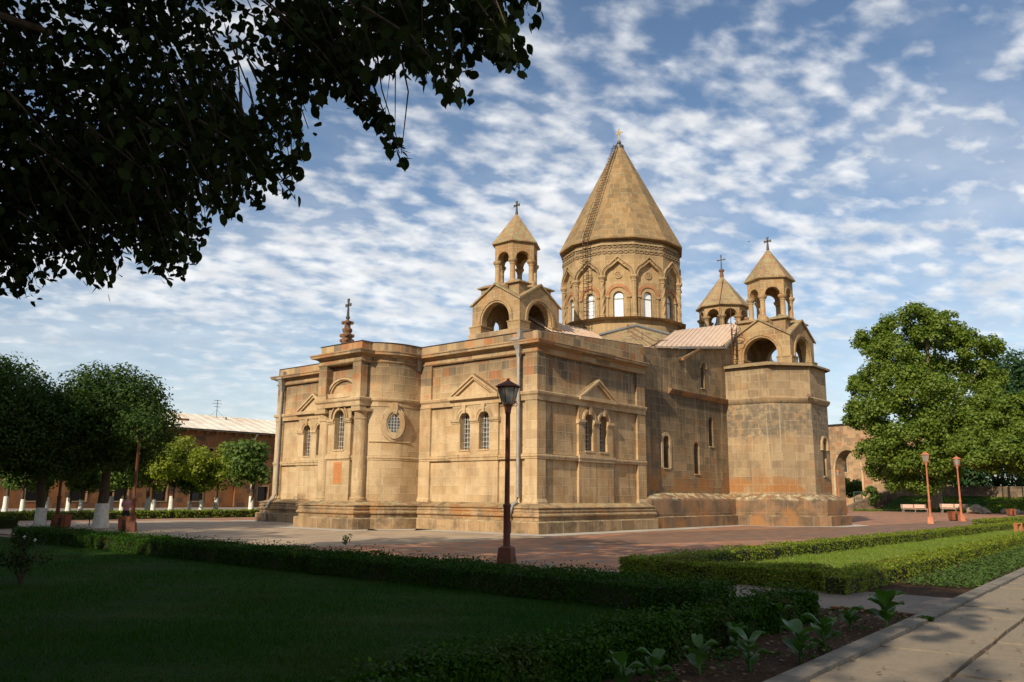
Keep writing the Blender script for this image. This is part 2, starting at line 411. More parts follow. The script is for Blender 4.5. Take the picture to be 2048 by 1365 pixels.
class MB:
    def __init__(s):
        s.bm = bmesh.new()

    def v(s, p):
        return s.bm.verts.new(p)

    def f(s, pts):
        try:
            return s.bm.faces.new([p if isinstance(p, bmesh.types.BMVert) else s.v(p) for p in pts])
        except ValueError:
            return None

    def grid(s, rows, cu=False, cv=False):
        vs = [[s.v(p) for p in r] for r in rows]
        nu, nv = len(vs), len(vs[0])
        for i in range(nu if cu else nu - 1):
            for j in range(nv if cv else nv - 1):
                s.f([vs[i][j], vs[(i + 1) % nu][j], vs[(i + 1) % nu][(j + 1) % nv], vs[i][(j + 1) % nv]])
        return vs

    def hexa(s, p):
        vs = [s.v(q) for q in p]
        for q in ((0, 1, 2, 3), (7, 6, 5, 4), (0, 4, 5, 1), (1, 5, 6, 2), (2, 6, 7, 3), (3, 7, 4, 0)):
            s.f([vs[i] for i in q])

    def box(s, x0, x1, y0, y1, z0, z1):
        s.hexa([(x0, y0, z0), (x1, y0, z0), (x1, y1, z0), (x0, y1, z0), (x0, y0, z1), (x1, y0, z1), (x1, y1, z1), (x0, y1, z1)])

    def fbox(s, F, u0, u1, z0, z1, d0, d1):
        s.hexa([F(u0, z0, d0), F(u1, z0, d0), F(u1, z0, d1), F(u0, z0, d1), F(u0, z1, d0), F(u1, z1, d0), F(u1, z1, d1), F(u0, z1, d1)])

    def prism(s, pts, vec):
        vec = Vector(vec)
        a = [s.v(p) for p in pts]
        b_ = [s.v(Vector(p) + vec) for p in pts]
        n = len(a)
        s.f(a[::-1])
        s.f(b_)
        for i in range(n):
            s.f([a[i], a[(i + 1) % n], b_[(i + 1) % n], b_[i]])

    def band(s, F, ins, outs, d0, d1):
        """A moulding between two polylines of a face, from depth d0 to d1."""
        rows = [[F(*a, d0), F(*a, d1), F(*c, d1), F(*c, d0)] for a, c in zip(ins, outs)]
        vs = s.grid(rows)
        s.f(vs[0])
        s.f(vs[-1][::-1])

    def panel(s, F, outline, holes, d0, d1, back=False, rim=None):
        """A wall with openings: front at d1, reveals back to d0."""
        edges = []
        loops = [outline] + list(holes)
        for lp in loops:
            vs = [s.v(F(*q, d1)) for q in lp]
            n = len(vs)
            for i in range(n):
                edges.append(s.bm.edges.new((vs[i], vs[(i + 1) % n])))
        bmesh.ops.triangle_fill(s.bm, edges=edges, use_beauty=True, use_dissolve=False)
        if back:
            s.panel(F, outline, holes, d0, d0)
        if d0 != d1:
            for li, lp in enumerate(loops):
                n = len(lp)
                for i in range(n):
                    a, c = lp[i], lp[(i + 1) % n]
                    if li == 0 and not (rim and rim(a, c)):
                        continue
                    s.f([F(*a, d0), F(*c, d0), F(*c, d1), F(*a, d1)])

    def tube(s, pts, r, n=8, closed=False):
        pts = [Vector(p) for p in pts]
        rs = r if isinstance(r, (list, tuple)) else [r] * len(pts)
        rows = []
        up = Vector((0, 0, 1))
        for i, p in enumerate(pts):
            a = pts[i - 1] if i else (pts[-1] if closed else pts[0])
            c = pts[(i + 1) % len(pts)] if (i < len(pts) - 1 or closed) else pts[-1]
            d = (c - a).normalized()
            ref = up if abs(d.z) < .95 else Vector((1, 0, 0))
            x = d.cross(ref).normalized()
            y = x.cross(d)
            rows.append([p + (x * math.cos(2 * math.pi * k / n) + y * math.sin(2 * math.pi * k / n)) * rs[i] for k in range(n)])
        vs = s.grid(rows, cu=closed, cv=True)
        if not closed:
            s.f(vs[0])
            s.f(vs[-1][::-1])

    def lathe(s, c, prof, n=16, ph=0., cap=True):
        rows = [[(c[0] + r * math.cos(ph + 2 * math.pi * k / n), c[1] + r * math.sin(ph + 2 * math.pi * k / n), z) for k in range(n)] for r, z in prof]
        vs = s.grid(rows, cv=True)
        if cap:
            s.f(vs[0][::-1])
            s.f(vs[-1])

    def sweep(s, path, prof, closed=False, ends=True):
        """Run a moulding (offset outwards, height) along a plan path with mitred corners; outside is to the right of the path."""
        P = [Vector(p) for p in path]
        n = len(P)
        nr = []
        for i in range(n if closed else n - 1):
            d = (P[(i + 1) % n] - P[i]).normalized()
            nr.append(Vector((d.y, -d.x)))
        rows = []
        for i in range(n):
            if closed:
                a, c = nr[i - 1], nr[i]
            else:
                a, c = nr[max(i - 1, 0)], nr[min(i, n - 2)]
            mt = (a + c).normalized()
            k = 1 / max(.3, mt.dot(c))
            rows.append([(P[i].x + mt.x * k * o, P[i].y + mt.y * k * o, z) for o, z in prof])
        vs = s.grid(rows, cu=closed)
        if ends and not closed:
            s.f(vs[0])
            s.f(vs[-1][::-1])

    def build(s, name, m, parent=None, smooth=38, cyl=None, loc=None):
        bm = s.bm
        bmesh.ops.recalc_face_normals(bm, faces=bm.faces)
        uv = bm.loops.layers.uv.new('UVMap')
        for fc in bm.faces:
            n = fc.normal
            if cyl and abs(n.z) < .8:
                x0 = fc.calc_center_median()
                a0 = math.atan2(x0.y - cyl[1], x0.x - cyl[0])
                for lp in fc.loops:
                    q = lp.vert.co
                    a = math.atan2(q.y - cyl[1], q.x - cyl[0])
                    while a - a0 > math.pi: a -= 2 * math.pi
                    while a - a0 < -math.pi: a += 2 * math.pi
                    lp[uv].uv = (a * cyl[2], q.z)
                continue
            h = math.hypot(n.x, n.y)
            if h < .45:
                for lp in fc.loops:
                    lp[uv].uv = (lp.vert.co.x, lp.vert.co.y)
            else:
                tx, ty = -n.y / h, n.x / h
                for lp in fc.loops:
                    q = lp.vert.co
                    lp[uv].uv = (q.x * tx + q.y * ty, q.z / h)
        me = bpy.data.meshes.new(name)
        bm.to_mesh(me)
        bm.free()
        me.materials.append(m)
        if smooth:
            me.shade_smooth()
            me.set_sharp_from_angle(angle=R(smooth))
        return link(name, me, parent, loc)


def link(name, me, parent=None, loc=None):
    o = bpy.data.objects.new(name, me)
    col.objects.link(o)
    if parent:
        o.parent = parent
    if loc:
        o.location = loc
    return o


def thing(name, label, cat, loc=(0, 0, 0), rz=0, group=None):
    o = link(name, None)
    o.location = loc
    o.rotation_euler = (0, 0, rz)
    tag(o, label, cat, group)
    return o


def tag(o, label, cat, group=None):
    o['label'] = label
    o['category'] = cat
    if group:
        o['group'] = group
    return o


def struct(o, kind='structure'):
    o['kind'] = kind
    return o


def dup(root, loc, rz, label, scale=None):
    r = root.copy()
    col.objects.link(r)
    r.location, r.rotation_euler = loc, (0, 0, rz)
    if scale:
        r.scale = scale if isinstance(scale, tuple) else (scale,) * 3
    r['label'] = label
    for ch in list(root.children):
        c = ch.copy()
        col.objects.link(c)
        c.parent = r
        for g in list(ch.children):
            e = g.copy()
            col.objects.link(e)
            e.parent = c
    return r


def arc(uc, zc, r, a0, a1, n, ry=None):
    ry = ry or r
    return [(uc + r * math.cos(R(a0 + (a1 - a0) * i / n)), zc + ry * math.sin(R(a0 + (a1 - a0) * i / n))) for i in range(n + 1)]


def arched(uc, hw, z0, zs, n=12, ry=None):
    return [(uc - hw, z0), (uc + hw, z0)] + arc(uc, zs, hw, 0, 180, n, ry)


def ground(u, v, z=0.):
    """The point of the ground that the photograph shows at a pixel."""
    d = _fw + (u - 1024) / FPX * _r2 - (v - 682.5) / FPX * _u2
    return Vector(CAM + d * ((z - CAM[2]) / d[2]))


def along(u, v, dist):
    d = _fw + (u - 1024) / FPX * _r2 - (v - 682.5) / FPX * _u2
    return Vector(CAM + d / np.linalg.norm(d) * dist)


# ------------------------------------------------------------------ the cathedral
YC, XC = 10.55, 23.55                      # its axis and the centre of the dome
cath = thing('cathedral', 'large honey coloured stone cathedral with conical dome, open turrets and pink metal roofs', 'cathedral')
FE = Fr((0, 0), (0, 1), (-1, 0))           # east front, u runs north
FS = Fr((0, 0), (1, 0), (0, -1))           # south side of the sacristy, u runs west
PR, HW = 2.62, 1.75                        # apse drum radius, half width of the portal
DX = -.7
HB = 1.2                                   # half width of the portal body behind its corner columns
a0 = math.asin(HW / PR)
dr = [(DX - PR * math.sin(a), YC - PR * math.cos(a)) for a in np.linspace(0, math.pi / 2 - a0, 12)]
PX = -3.35
front = [(9.5, 0), (0, 0), (0, YC - PR)] + dr + [(PX, YC - HW), (PX, YC + HW)] + [(x, 2 * YC - y) for x, y in dr[::-1]] + [(0, YC + PR), (0, 21.1), (7, 21.1)]
front = front[::-1]                        # outside lies to the right

mb = MB()
mb.sweep(front, [(-.2, 0), (.66, 0), (.66, .50), (.63, .54), (.48, .56), (.48, .72), (.57, .75), (.585, .80), (.565, .86), (.50, .89), (.49, .95), (.525, .98), (.52, 1.03), (.44, 1.07), (.44, 1.11), (.52, 1.125), (.52, 1.17), (.02, 1.36), (-.2, 1.36)])
mb.build('plinth', M['plinth'], cath, 30)
mb = MB()
mb.sweep(front, [(-.46, 6.12), (.03, 6.12), (.03, 6.33), (.06, 6.36), (.11, 6.40), (.13, 6.44), (.13, 6.52), (.10, 6.55), (-.46, 6.56)])
mb.build('string_course', M['trim'], cath, 30)
mb = MB()
HS = .98
drs = [(DX - PR * math.sin(a), YC - PR * math.cos(a)) for a in np.linspace(0, math.pi / 2 - math.asin(HS / PR), 16)]
front_s = ([(9.5, 0), (0, 0), (0, YC - PR)] + drs + [(PX + .16, YC - HS), (PX + .16, YC + HS)] + [(x, 2 * YC - y) for x, y in drs[::-1]] + [(0, YC + PR), (0, 21.1), (7, 21.1)])[::-1]
mb.sweep(front_s, [(-.2, 3.38), (.015, 3.38), (.03, 3.42), (.015, 3.46), (.05, 3.49), (.055, 3.55), (.02, 3.58), (.03, 3.63), (-.2, 3.65)])
mb.build('sill_course', M['trim'], cath, 30)
mb = MB()
mb.sweep(front, [(-.46, 8.34), (.02, 8.36), (.07, 8.42), (.07, 8.46), (.014, 8.48), (.014, 8.64), (.06, 8.68), (.13, 8.72), (.17, 8.75), (.34, 8.77), (.345, 8.86), (.39, 8.91), (.39, 8.96), (-.46, 9.02)])
mb.build('cornice', M['trim'], cath, 30)
front_e = [p for p in front if not (p[0] == 9.5 and p[1] == 0)]
mb = MB()
mb.sweep(front_e, [(-.3, 9.0), (-.04, 9.0), (-.04, 9.42), (-.3, 9.42)])
mb.build('parapet', M['face'], cath)
mb = MB()
mb.sweep(front_e, [(-.34, 9.41), (.0, 9.424), (.0, 9.455), (-.34, 9.47)])
mb.build('parapet_coping', M['dkmetal'], cath)


def window(name, F, uc, hw, z0, zs, d, parent=cath, gm='glass', bars=(4, 7), bar_d=.16, ry=None, fm='dkmetal', fw=.035, barm='grille', midbar=None):
    o = MB()
    o.band(F, [(uc - hw + fw, z0)] + arc(uc, zs, hw - fw, 180, 0, 12, ry and ry - fw) + [(uc + hw - fw, z0)],
           [(uc - hw, z0)] + arc(uc, zs, hw, 180, 0, 12, ry) + [(uc + hw, z0)], d, d + .05)
    o.fbox(F, uc - hw, uc + hw, z0, z0 + fw, d + .003, d + .055)
    if midbar:
        o.fbox(F, uc - hw + fw, uc + hw - fw, midbar - .025, midbar + .025, d + .004, d + .05)
    ob = o.build(name, M[fm], parent)
    p = MB()
    p.f([F(a, z, d + .012) for a, z in arched(uc, hw - .01, z0 + .005, zs, 12, ry)])
    p.build('pane', M[gm], ob)
    if bars:
        g = MB()
        top = zs + (ry or hw)
        for i in range(bars[0]):
            u = uc - hw + 2 * hw * (i + .5) / bars[0]
            zt = zs + (ry or hw) * math.sqrt(max(0, 1 - ((u - uc) / hw) ** 2)) - .01
            g.tube([F(u, z0 + .01, d + bar_d), F(u, zt, d + bar_d)], .014, 5)
        for i in range(bars[1]):
            z = z0 + (zs + .1 - z0) * (i + .6) / bars[1]
            g.tube([F(uc - hw, z, d + bar_d), F(uc + hw, z, d + bar_d)], .013, 5)
        g.build('grille', M[barm], ob)
    return ob


def wing(F, W, p0, p1, pil, wins, top, ped_top, ztop_end=None, wm='face'):
    """One bay of the sacristy: pilasters, a raised middle panel with twin windows under a pediment."""
    zt = ztop_end or top
    hw, z0, zs = .35, 3.92, 5.42
    wh = [arched(c, hw, z0, zs) for c in wins]
    mb = MB()
    mb.panel(F, [(0, .1), (W, .1), (W, zt), (0, top)], wh, -.52, -.13)
    for a, c in pil:
        mb.fbox(F, a, c, 1.30, top - 1.05, -.15, 0)
    mb.panel(F, [(p0, 1.30), (p1, 1.30), (p1, 6.2), (p0, 6.2)], wh, -.15, .0, rim=lambda a, c: True)
    mb.build('sacristy_wall', M[wm], cath)
    for a, c in pil:
        mb = MB()
        e0, e1 = a - .06, c + .06
        mb.hexa([F(e0, 1.30, -.14), F(e1, 1.30, -.14), F(e1, 1.30, .09), F(e0, 1.30, .09), F(e0, 1.42, -.14), F(e1, 1.42, -.14), F(e1, 1.42, .09), F(e0, 1.42, .09)])
        mb.hexa([F(e0, 1.42, -.14), F(e1, 1.42, -.14), F(e1, 1.42, .07), F(e0, 1.42, .07), F(a, 1.56, -.14), F(c, 1.56, -.14), F(c, 1.56, .012), F(a, 1.56, .012)])
        mb.build('pilaster_base', M['trim'], cath)
    mid = (p0 + p1) / 2
    for c in wins:
        mb = MB()
        for r0, r1, d in ((.352, .47, .05), (.47, .55, .085), (.55, .60, .045)):
            mb.band(F, arc(c, zs, r0, 180, 0, 14), arc(c, zs, r1, 180, 0, 14), -.01, d)
        mb.hexa([F(c - .07, zs + .30, -.01), F(c + .07, zs + .30, -.01), F(c + .07, zs + .30, .13), F(c - .07, zs + .30, .13), F(c - .12, 6.125, -.01), F(c + .12, 6.125, -.01), F(c + .12, 6.125, .13), F(c - .12, 6.125, .13)])
        mb.build('window_arch', M['trim'], cath)
    mb = MB()
    for c in wins:
        mb.fbox(F, c - hw - .01, c + hw + .01, z0 - .09, z0 - .003, -.4, .035)
    us = [p0 - .06] + [x for c in wins for x in (c - hw - .005, c + hw + .005)] + [p1 + .06]
    for i in range(0, len(us), 2):
        mb.fbox(F, us[i], us[i + 1], 5.22, 5.30, -.12, .04)
        mb.fbox(F, us[i], us[i + 1], 5.30, 5.44, -.12, .09)
    mb.fbox(F, p0 - .05, p1 + .05, 3.36, 3.655, -.12, .075)
    mb.fbox(F, p0 - .08, p1 + .08, 3.52, 3.66, -.12, .11)
    mb.build('window_surround', M['trim'], cath)
    mb = MB()
    e0, e1 = p0 - .12, p1 + .12
    mb.fbox(F, e0, e1, 6.40, 6.58, -.05, .24)
    mb.prism([F(p0, 6.58, -.14), F(p1, 6.58, -.14), F(mid, ped_top - .1, -.14)], F.n * .165)
    k = (ped_top - 6.58) / (mid - e0)
    for sg in (-1, 1):
        x0 = mid + sg * (mid - e0)
        for th, dd in ((.20, .16), (.09, .25)):
            L = [F(x0, 6.58, -.14), F(mid, ped_top, -.14), F(mid, ped_top - th * 1.25, -.14), F(x0 - sg * th / k * 1.25, 6.58, -.14)]
            mb.prism(L, F.n * (.14 + dd))
    mb.build('pediment', M['trim'], cath)
    for c in wins:
        window('window', F, c, hw, z0, zs, -.44)


wing(FE, YC - PR, 2.42, 5.53, [(.003, .74), (7.14, YC - PR)], (3.33, 4.62), 9.42, 7.62)
wing(Fr((0, 21.1), (0, -1), (-1, 0)), YC - PR, 2.42, 5.53, [(0, .74), (7.14, YC - PR)], (3.33, 4.62), 9.42, 7.62)
wing(FS, 9.5, 3.27, 6.28, [(.003, .64), (8.68, 9.5)], (4.15, 5.40), 9.42, 7.55, 10.02, 'southface')
mb = MB()
mb.prism([FS(.005, 9.0, -.3), FS(9.5, 9.0, -.3), FS(9.5, 10.015, -.3), FS(.005, 9.417, -.3)], (0, -.26, 0))
mb.build('parapet', M['southface'], cath)
mb = MB()
mb.prism([FS(0, 9.422, -.2), FS(9.5, 10.022, -.2), FS(9.5, 10.065, -.2), FS(0, 9.465, -.2)], (0, -.12, 0))
mb.build('parapet_coping', M['dkmetal'], cath)
# the round apse in the middle of the east front
mb = MB()
drb = [(DX - PR * math.sin(a), YC - PR * math.cos(a)) for a in np.linspace(0, math.pi / 2 - math.asin(HB / PR), 15)]
full = [(0.3, YC - PR)] + drb + [(x, 2 * YC - y) for x, y in drb[::-1]] + [(.3, YC + PR)]
half = len(full) // 2
for part in (full[:half], full[half:]):
    mb.grid([[(x, y, z) for x, y in part] for z in (.1, 3.4, 6.2, 9.0)])
mb.build('apse_wall', M['face'], cath, cyl=(DX, YC, PR))
ang = R(-111.5)
ov = Fr((DX + PR * math.cos(ang), YC + PR * math.sin(ang)), (-math.sin(ang), math.cos(ang)), (math.cos(ang), math.sin(ang)))
for sg in (0, 1):
    F = ov if sg == 0 else Fr((ov.P.x, 2 * YC - ov.P.y), (-ov.u.x, ov.u.y), (ov.n.x, -ov.n.y))
    mb = MB()
    for r0, r1, d in ((.33, .44, .12), (.44, .56, .17), (.56, .66, .08)):
        k = 1.38
        mb.band(F, arc(0, 5.25, r0, 0, 360, 32, r0 * k), arc(0, 5.25, r1, 0, 360, 32, r1 * k), -.1, d)
    mb.fbox(F, -.13, .13, 6.02, 6.33, -.05, .2)
    mb.hexa([F(-.09, 5.74, -.05), F(.09, 5.74, -.05), F(.09, 5.74, .2), F(-.09, 5.74, .2), F(-.15, 6.1, -.05), F(.15, 6.1, -.05), F(.15, 6.1, .21), F(-.15, 6.1, .21)])
    o = mb.build('oval_window', M['trim'], cath)
    mb = MB()
    mb.f([F(a, z, .03) for a, z in arc(0, 5.25, .335, 0, 360, 28, .335 * 1.38)[:-1]])
    mb.build('pane', M['glass'], o)
    mb = MB()
    for i in range(-1, 2):
        zz_ = .44 * math.sqrt(1 - (i * .16 / .33) ** 2)
        mb.tube([F(i * .16, 5.25 - zz_, .09), F(i * .16, 5.25 + zz_, .09)], .014, 5)
    for i in range(-2, 3):
        uu = .33 * math.sqrt(1 - (i * .16 / .46) ** 2)
        mb.tube([F(-uu, 5.25 + i * .16, .09), F(uu, 5.25 + i * .16, .09)], .014, 5)
    mb.build('grille', M['grille'], o)
for path in (dr[::-1], [(x, 2 * YC - y) for x, y in dr]):
    mb = MB()
    mb.sweep(path, [(-.1, 4.27), (.02, 4.27), (.07, 4.32), (.02, 4.38), (-.1, 4.38)])
    mb.build('apse_band', M['trim'], cath)

# portal: flat projecting front with columns, a window and a lunette
FP = Fr((PX, YC), (0, 1), (-1, 0))
mb = MB()
win = arched(0, .40, 3.95, 5.62)
mb.panel(FP, [(-HB, .1), (HB, .1), (HB, 9.0), (-HB, 9.0)], [win], -.75, -.42)
for s_ in (-1, 1):
    F2 = Fr((PX, YC + s_ * HB), (1, 0), (0, s_))
    mb.panel(F2, [(0.42, .1), (1.3, .1), (1.3, 9.0), (.42, 9.0)], [], -.2, 0)
    mb.fbox(FP, s_ * 1.75 if s_ < 0 else 1.08, -1.08 if s_ < 0 else 1.75, 5.98, 9.0, -.43, 0)
mb.panel(FP, [(-.93, 1.3), (.93, 1.3), (.93, 6.15), (-.93, 6.15)], [win], -.43, -.16, rim=lambda a, c: True)
po = mb.build('portal', M['face'], cath)
mb = MB()
for s_ in (-1, 1):
    c = (PX + .38, YC + s_ * 1.42)
    mb2 = MB()
    mb2.lathe(c, [(.43, 1.30), (.43, 1.40), (.40, 1.43), (.42, 1.47), (.40, 1.52), (.355, 1.56), (.345, 1.62), (.345, 3.6), (.325, 5.42), (.36, 5.44), (.36, 5.50), (.325, 5.52), (.325, 5.74), (.37, 5.80), (.40, 5.84)], 24)
    mb2.box(c[0] - .47, c[0] + .47, c[1] - .47, c[1] + .47, 1.25, 1.385)
    mb2.box(c[0] - .45, c[0] + .45, c[1] - .45, c[1] + .45, 5.84, 5.978)
    mb2.build('column', M['trim'], po)
for r0, r1, d in ((1.0, 1.10, -.30), (1.10, 1.22, -.22)):
    mb.band(FP, arc(0, 6.86, r0, 180, 0, 24, .62 * r0 / 1.1 + .1), arc(0, 6.86, r1, 180, 0, 24, .62 * r1 / 1.1 + .12), -.43, d)
mb.fbox(FP, -1.07, 1.07, 6.62, 6.85, -.43, -.12)
mb.fbox(FP, -1.07, 1.07, 6.40, 6.62, -.43, -.28)
for r0, r1, d in ((.402, .52, -.10), (.62, .70, -.06)):
    mb.band(FP, [(-r0, 5.5)] + arc(0, 5.55, r0, 180, 0, 16, r0 * 1.1) + [(r0, 5.5)], [(-r1, 5.5)] + arc(0, 5.55, r1, 180, 0, 16, r1 * 1.05) + [(r1, 5.5)], -.17, d)
for u0, u1 in ((-.97, -.43), (.43, .97)):
    mb.fbox(FP, u0, u1, 5.30, 5.38, -.17, -.10)
    mb.fbox(FP, u0, u1, 5.38, 5.52, -.17, -.05)
mb.hexa([FP(-.07, 5.95, -.17), FP(.07, 5.95, -.17), FP(.07, 5.95, -.04), FP(-.07, 5.95, -.04), FP(-.11, 6.35, -.17), FP(.11, 6.35, -.17), FP(.11, 6.35, -.04), FP(-.11, 6.35, -.04)])
mb.fbox(FP, -.46, .46, 3.86, 3.94, -.4, -.12)
mb.fbox(FP, -1.0, 1.0, 3.46, 3.62, -.3, -.08)
mb.fbox(FP, -1.0, 1.0, 3.62, 3.70, -.3, -.12)
for s_ in (-1, 1):
    mb.fbox(FP, s_ * 1.42 - .40, s_ * 1.42 + .40, 6.38, 6.74, -.3, .03)
    mb.prism([FP(s_ * 1.42 - .2, 6.1, -.01), FP(s_ * 1.42 + .2, 6.1, -.01), FP(s_ * 1.42, 6.34, -.01)], FP.n * .035)
mb.build('portal_moulding', M['trim'], po)
mb = MB()
mb.fbox(FP, -.33, .33, 2.22, 3.30, -.2, -.145)
pq = mb.build('plaque', M['plaque'], po)
mb = MB()
for i in range(11):
    z = 3.18 - i * .085
    u = -.27
    while u < .24:
        l_ = random.uniform(.03, .09)
        mb.fbox(FP, u, min(u + l_, .27), z - .018, z + .018, -.15, -.142)
        u += l_ + .025
mb.build('inscription', M['redtrim'], pq)
window('portal_window', FP, 0, .40, 3.95, 5.62, -.70, bars=(4, 7), bar_d=.26)
# carved finial with its cross on the portal parapet
c = (PX + .38, YC)
mb = MB()
zf = lambda z: 9.42 + (z - 9.40) * .66
mb.lathe(c, [(r * .60, zf(z)) for r, z in [(.52, 9.40), (.52, 9.62), (.44, 9.66), (.40, 9.9), (.50, 10.05), (.52, 10.25), (.40, 10.33), (.36, 10.40), (.42, 10.5), (.47, 10.62), (.44, 10.74), (.30, 10.78), (.27, 11.0), (.33, 11.2), (.40, 11.28), (.40, 11.34), (.20, 11.40), (.12, 11.5)]], 8, R(22.5))
for k in range(4):
    a = R(45 + 90 * k)
    for r, z in ((.29, zf(9.78)), (.30, zf(10.18)), (.235, zf(11.24))):
        mb.lathe((c[0] + r * math.cos(a), c[1] + r * math.sin(a)), [(.03, z - .10), (.085, z - .06), (.10, z), (.08, z + .06), (.03, z + .09)], 8)
fin = mb.build('finial', M['finialstone'], cath)


def cross(c, z0, h, wd, t_, m, parent, knob=.1, ax=1, flare=True, name='cross'):
    """Metal cross whose arms widen at their ends, on a knob; its plane faces along x (ax=1) or y."""
    mb = MB()
    if knob:
        mb.lathe(c, [(knob * .4, z0 - knob * 1.2), (knob, z0 - knob * .4), (knob, z0 + knob * .3), (knob * .35, z0 + knob)], 10)
    zm = z0 + h * .66
    F = Fr((c[0], c[1]), (0, 1) if ax else (1, 0), (-1, 0) if ax else (0, -1))
    fl = 2.1 if flare else 1.2
    h0 = t_ / 2

    def arm(p, q):
        (u0, za), (u1, zb) = p, q
        if u0 == u1:
            pts = [(u0 - h0, za), (u0 + h0, za), (u1 + h0 * fl, zb), (u1 - h0 * fl, zb)]
        else:
            pts = [(u0, za - h0), (u1, zb - h0 * fl), (u1, zb + h0 * fl), (u0, za + h0)]
        mb.prism([F(a, z, -t_ * .3) for a, z in pts], F.n * t_ * .6)
    arm((0, zm), (0, z0 + knob * .5))
    arm((0, zm), (0, z0 + h))
    arm((0, zm), (wd / 2, zm))
    arm((0, zm), (-wd / 2, zm))
    return mb.build(name, m, parent)


cross(c, 10.92, 1.02, .46, .085, M['crossiron'], fin, .11)


def downpipe(y, zt):
    mb = MB()
    x = -.14
    mb.hexa([(x - .12, y - .13, zt - .42), (x + .12, y - .13, zt - .42), (x + .12, y + .13, zt - .42), (x - .12, y + .13, zt - .42),
             (x - .26, y - .24, zt), (x + .13, y - .24, zt), (x + .13, y + .24, zt), (x - .26, y + .24, zt)])
    mb.box(x - .29, x + .13, y - .27, y + .27, zt, zt + .14)
    mb.hexa([(x - .08, y - .07, zt - .8), (x + .08, y - .07, zt - .8), (x + .08, y + .07, zt - .8), (x - .08, y + .07, zt - .8),
             (x - .12, y - .13, zt - .42), (x + .12, y - .13, zt - .42), (x + .12, y + .13, zt - .42), (x - .12, y + .13, zt - .42)])
    mb.tube([(x - .02, y, zt - .7), (x - .02, y, 5), (x - .02, y, 1.62), (x - .10, y, 1.42), (x - .42, y, 1.22), (x - .60, y, .85), (x - .66, y, .60), (x - .66, y, .12), (x - .72, y, .08)], .085, 10)
    mb.box(x - .05, x + .25, y - .1, y + .1, zt + .14, zt + .52)
    for z in (2.3, 4.2, 6.0, 7.4):
        mb.tube([(x - .02, y - .11, z), (x - .02, y + .11, z)], .03, 6)
    mb.build('downpipe', M['zinc'], cath)


downpipe(1.02, 8.98)
downpipe(YC - PR + .12, 8.62)
downpipe(20.45, 8.72)

# ------------------------------------------------------------------ older south wall, transept apse
YS = .40
FW = Fr((0, YS), (1, 0), (0, -1))
slits = [(12.35, .36, 3.33, 4.82), (15.98, .34, 3.08, 4.64), (17.93, .30, 4.83, 6.36)]
up = (17.05, .24, 8.42, 9.72)
mb = MB()
mb.panel(FW, [(9.45, .1), (20.3, .1), (20.3, 11.42), (13.3, 10.44), (9.45, 10.0)], [arched(*s_) for s_ in slits] + [arched(*up)], -.55, 0)
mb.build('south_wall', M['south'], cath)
mb = MB()
for uc, hw, z0, zs in slits[:1]:
    mb.band(FW, [(uc - hw, z0)] + arc(uc, zs, hw, 180, 0, 14) + [(uc + hw, z0)], [(uc - hw - .2, z0)] + arc(uc, zs, hw + .2, 180, 0, 14) + [(uc + hw + .2, z0)], -.01, .035)
mb.build('slit_surround', M['trim'], cath)
mb = MB()
uc, hw, z0, zs = up
mb.band(FW, arc(uc, zs - .05, hw + .12, 180, 0, 12), arc(uc, zs - .05, hw + .26, 180, 0, 12), -.01, .12)
mb.build('slit_surround', M['trim'], cath)
for s_ in slits + [up]:
    mb = MB()
    mb.fbox(FW, s_[0] - s_[1] - .03, s_[0] + s_[1] + .03, s_[2] - .07, s_[2] - .004, -.3, .05)
    mb.build('slit_sill', M['trim'], cath)
mb = MB()
mb.prism([FW(14.15, 9.80, -.02), FW(16.35, 10.78, -.02), FW(16.4, 10.92, -.02), FW(14.1, 9.96, -.02)], (0, -.34, 0))
mb.build('hood_ledge', M['bench'], cath)
for s_ in slits + [up]:
    window('slit_window', FW, s_[0], s_[1], s_[2], s_[3], -.42, gm='slit', bars=(2, 6), barm='iron', bar_d=.1)
mb = MB()
mb.sweep([(12.72, YS), (20.25, YS)], [(-.1, 7.66), (.05, 7.66), (.24, 7.86), (.26, 7.95), (-.1, 8.05)])
mb.build('south_cornice', M['bench'], cath)
AV = [(20.2, YS), (20.2, -2.55), (22.22, -4.42), (25.0, -4.42), (26.95, -2.55), (26.95, YS)]
mb = MB()
for i in range(5):
    p, q = Vector(AV[i]), Vector(AV[i + 1])
    L = (q - p).length
    d = (q - p) / L
    F = Fr(p, d, (-d.y, d.x) if (-d.y * (p.x - 23.55) + d.x * (p.y - 0)) > 0 else (d.y, -d.x))
    holes = [arched(1.78, .27, 3.1, 5.1)] if i == 2 else []
    mb.panel(F, [(0, .1), (L, .1), (L, 10.05), (0, 10.05)], holes, -.5, 0)
    if i == 2:
        FA = F
mb.build('transept_apse', M['old'], cath)
window('slit_window', FA, 1.78, .27, 3.1, 5.1, -.4, gm='slit', bars=(2, 7), barm='iron', bar_d=.1)
mb = MB()
mb.band(FA, arc(1.78, 5.1, .42, 180, 0, 12), arc(1.78, 5.1, .56, 180, 0, 12), -.01, .12)
for s_ in (-1, 1):
    mb.fbox(FA, 1.78 + s_ * .5 - .13, 1.78 + s_ * .5 + .13, 4.72, 5.1, -.01, .14)
mb.fbox(FA, 1.4, 2.15, 3.0, 3.095, -.3, .08)
mb.build('slit_surround', M['trim'], cath)
mb = MB()
mb.sweep(AV, [(-.1, 7.62), (.04, 7.62), (.16, 7.78), (.20, 7.92), (.14, 7.98), (.05, 8.03), (-.1, 8.05)])
mb.build('apse_string_course', M['old'], cath)
mb = MB()
mb.sweep([(10.15, YS + .5), (10.15, YS)] + AV + [(34.0, YS), (34.0, 9)], [(-.2, 0), (.98, 0), (.98, .60), (.74, .63), (.74, 1.50), (.70, 1.60), (.02, 1.92), (-.2, 1.92)])
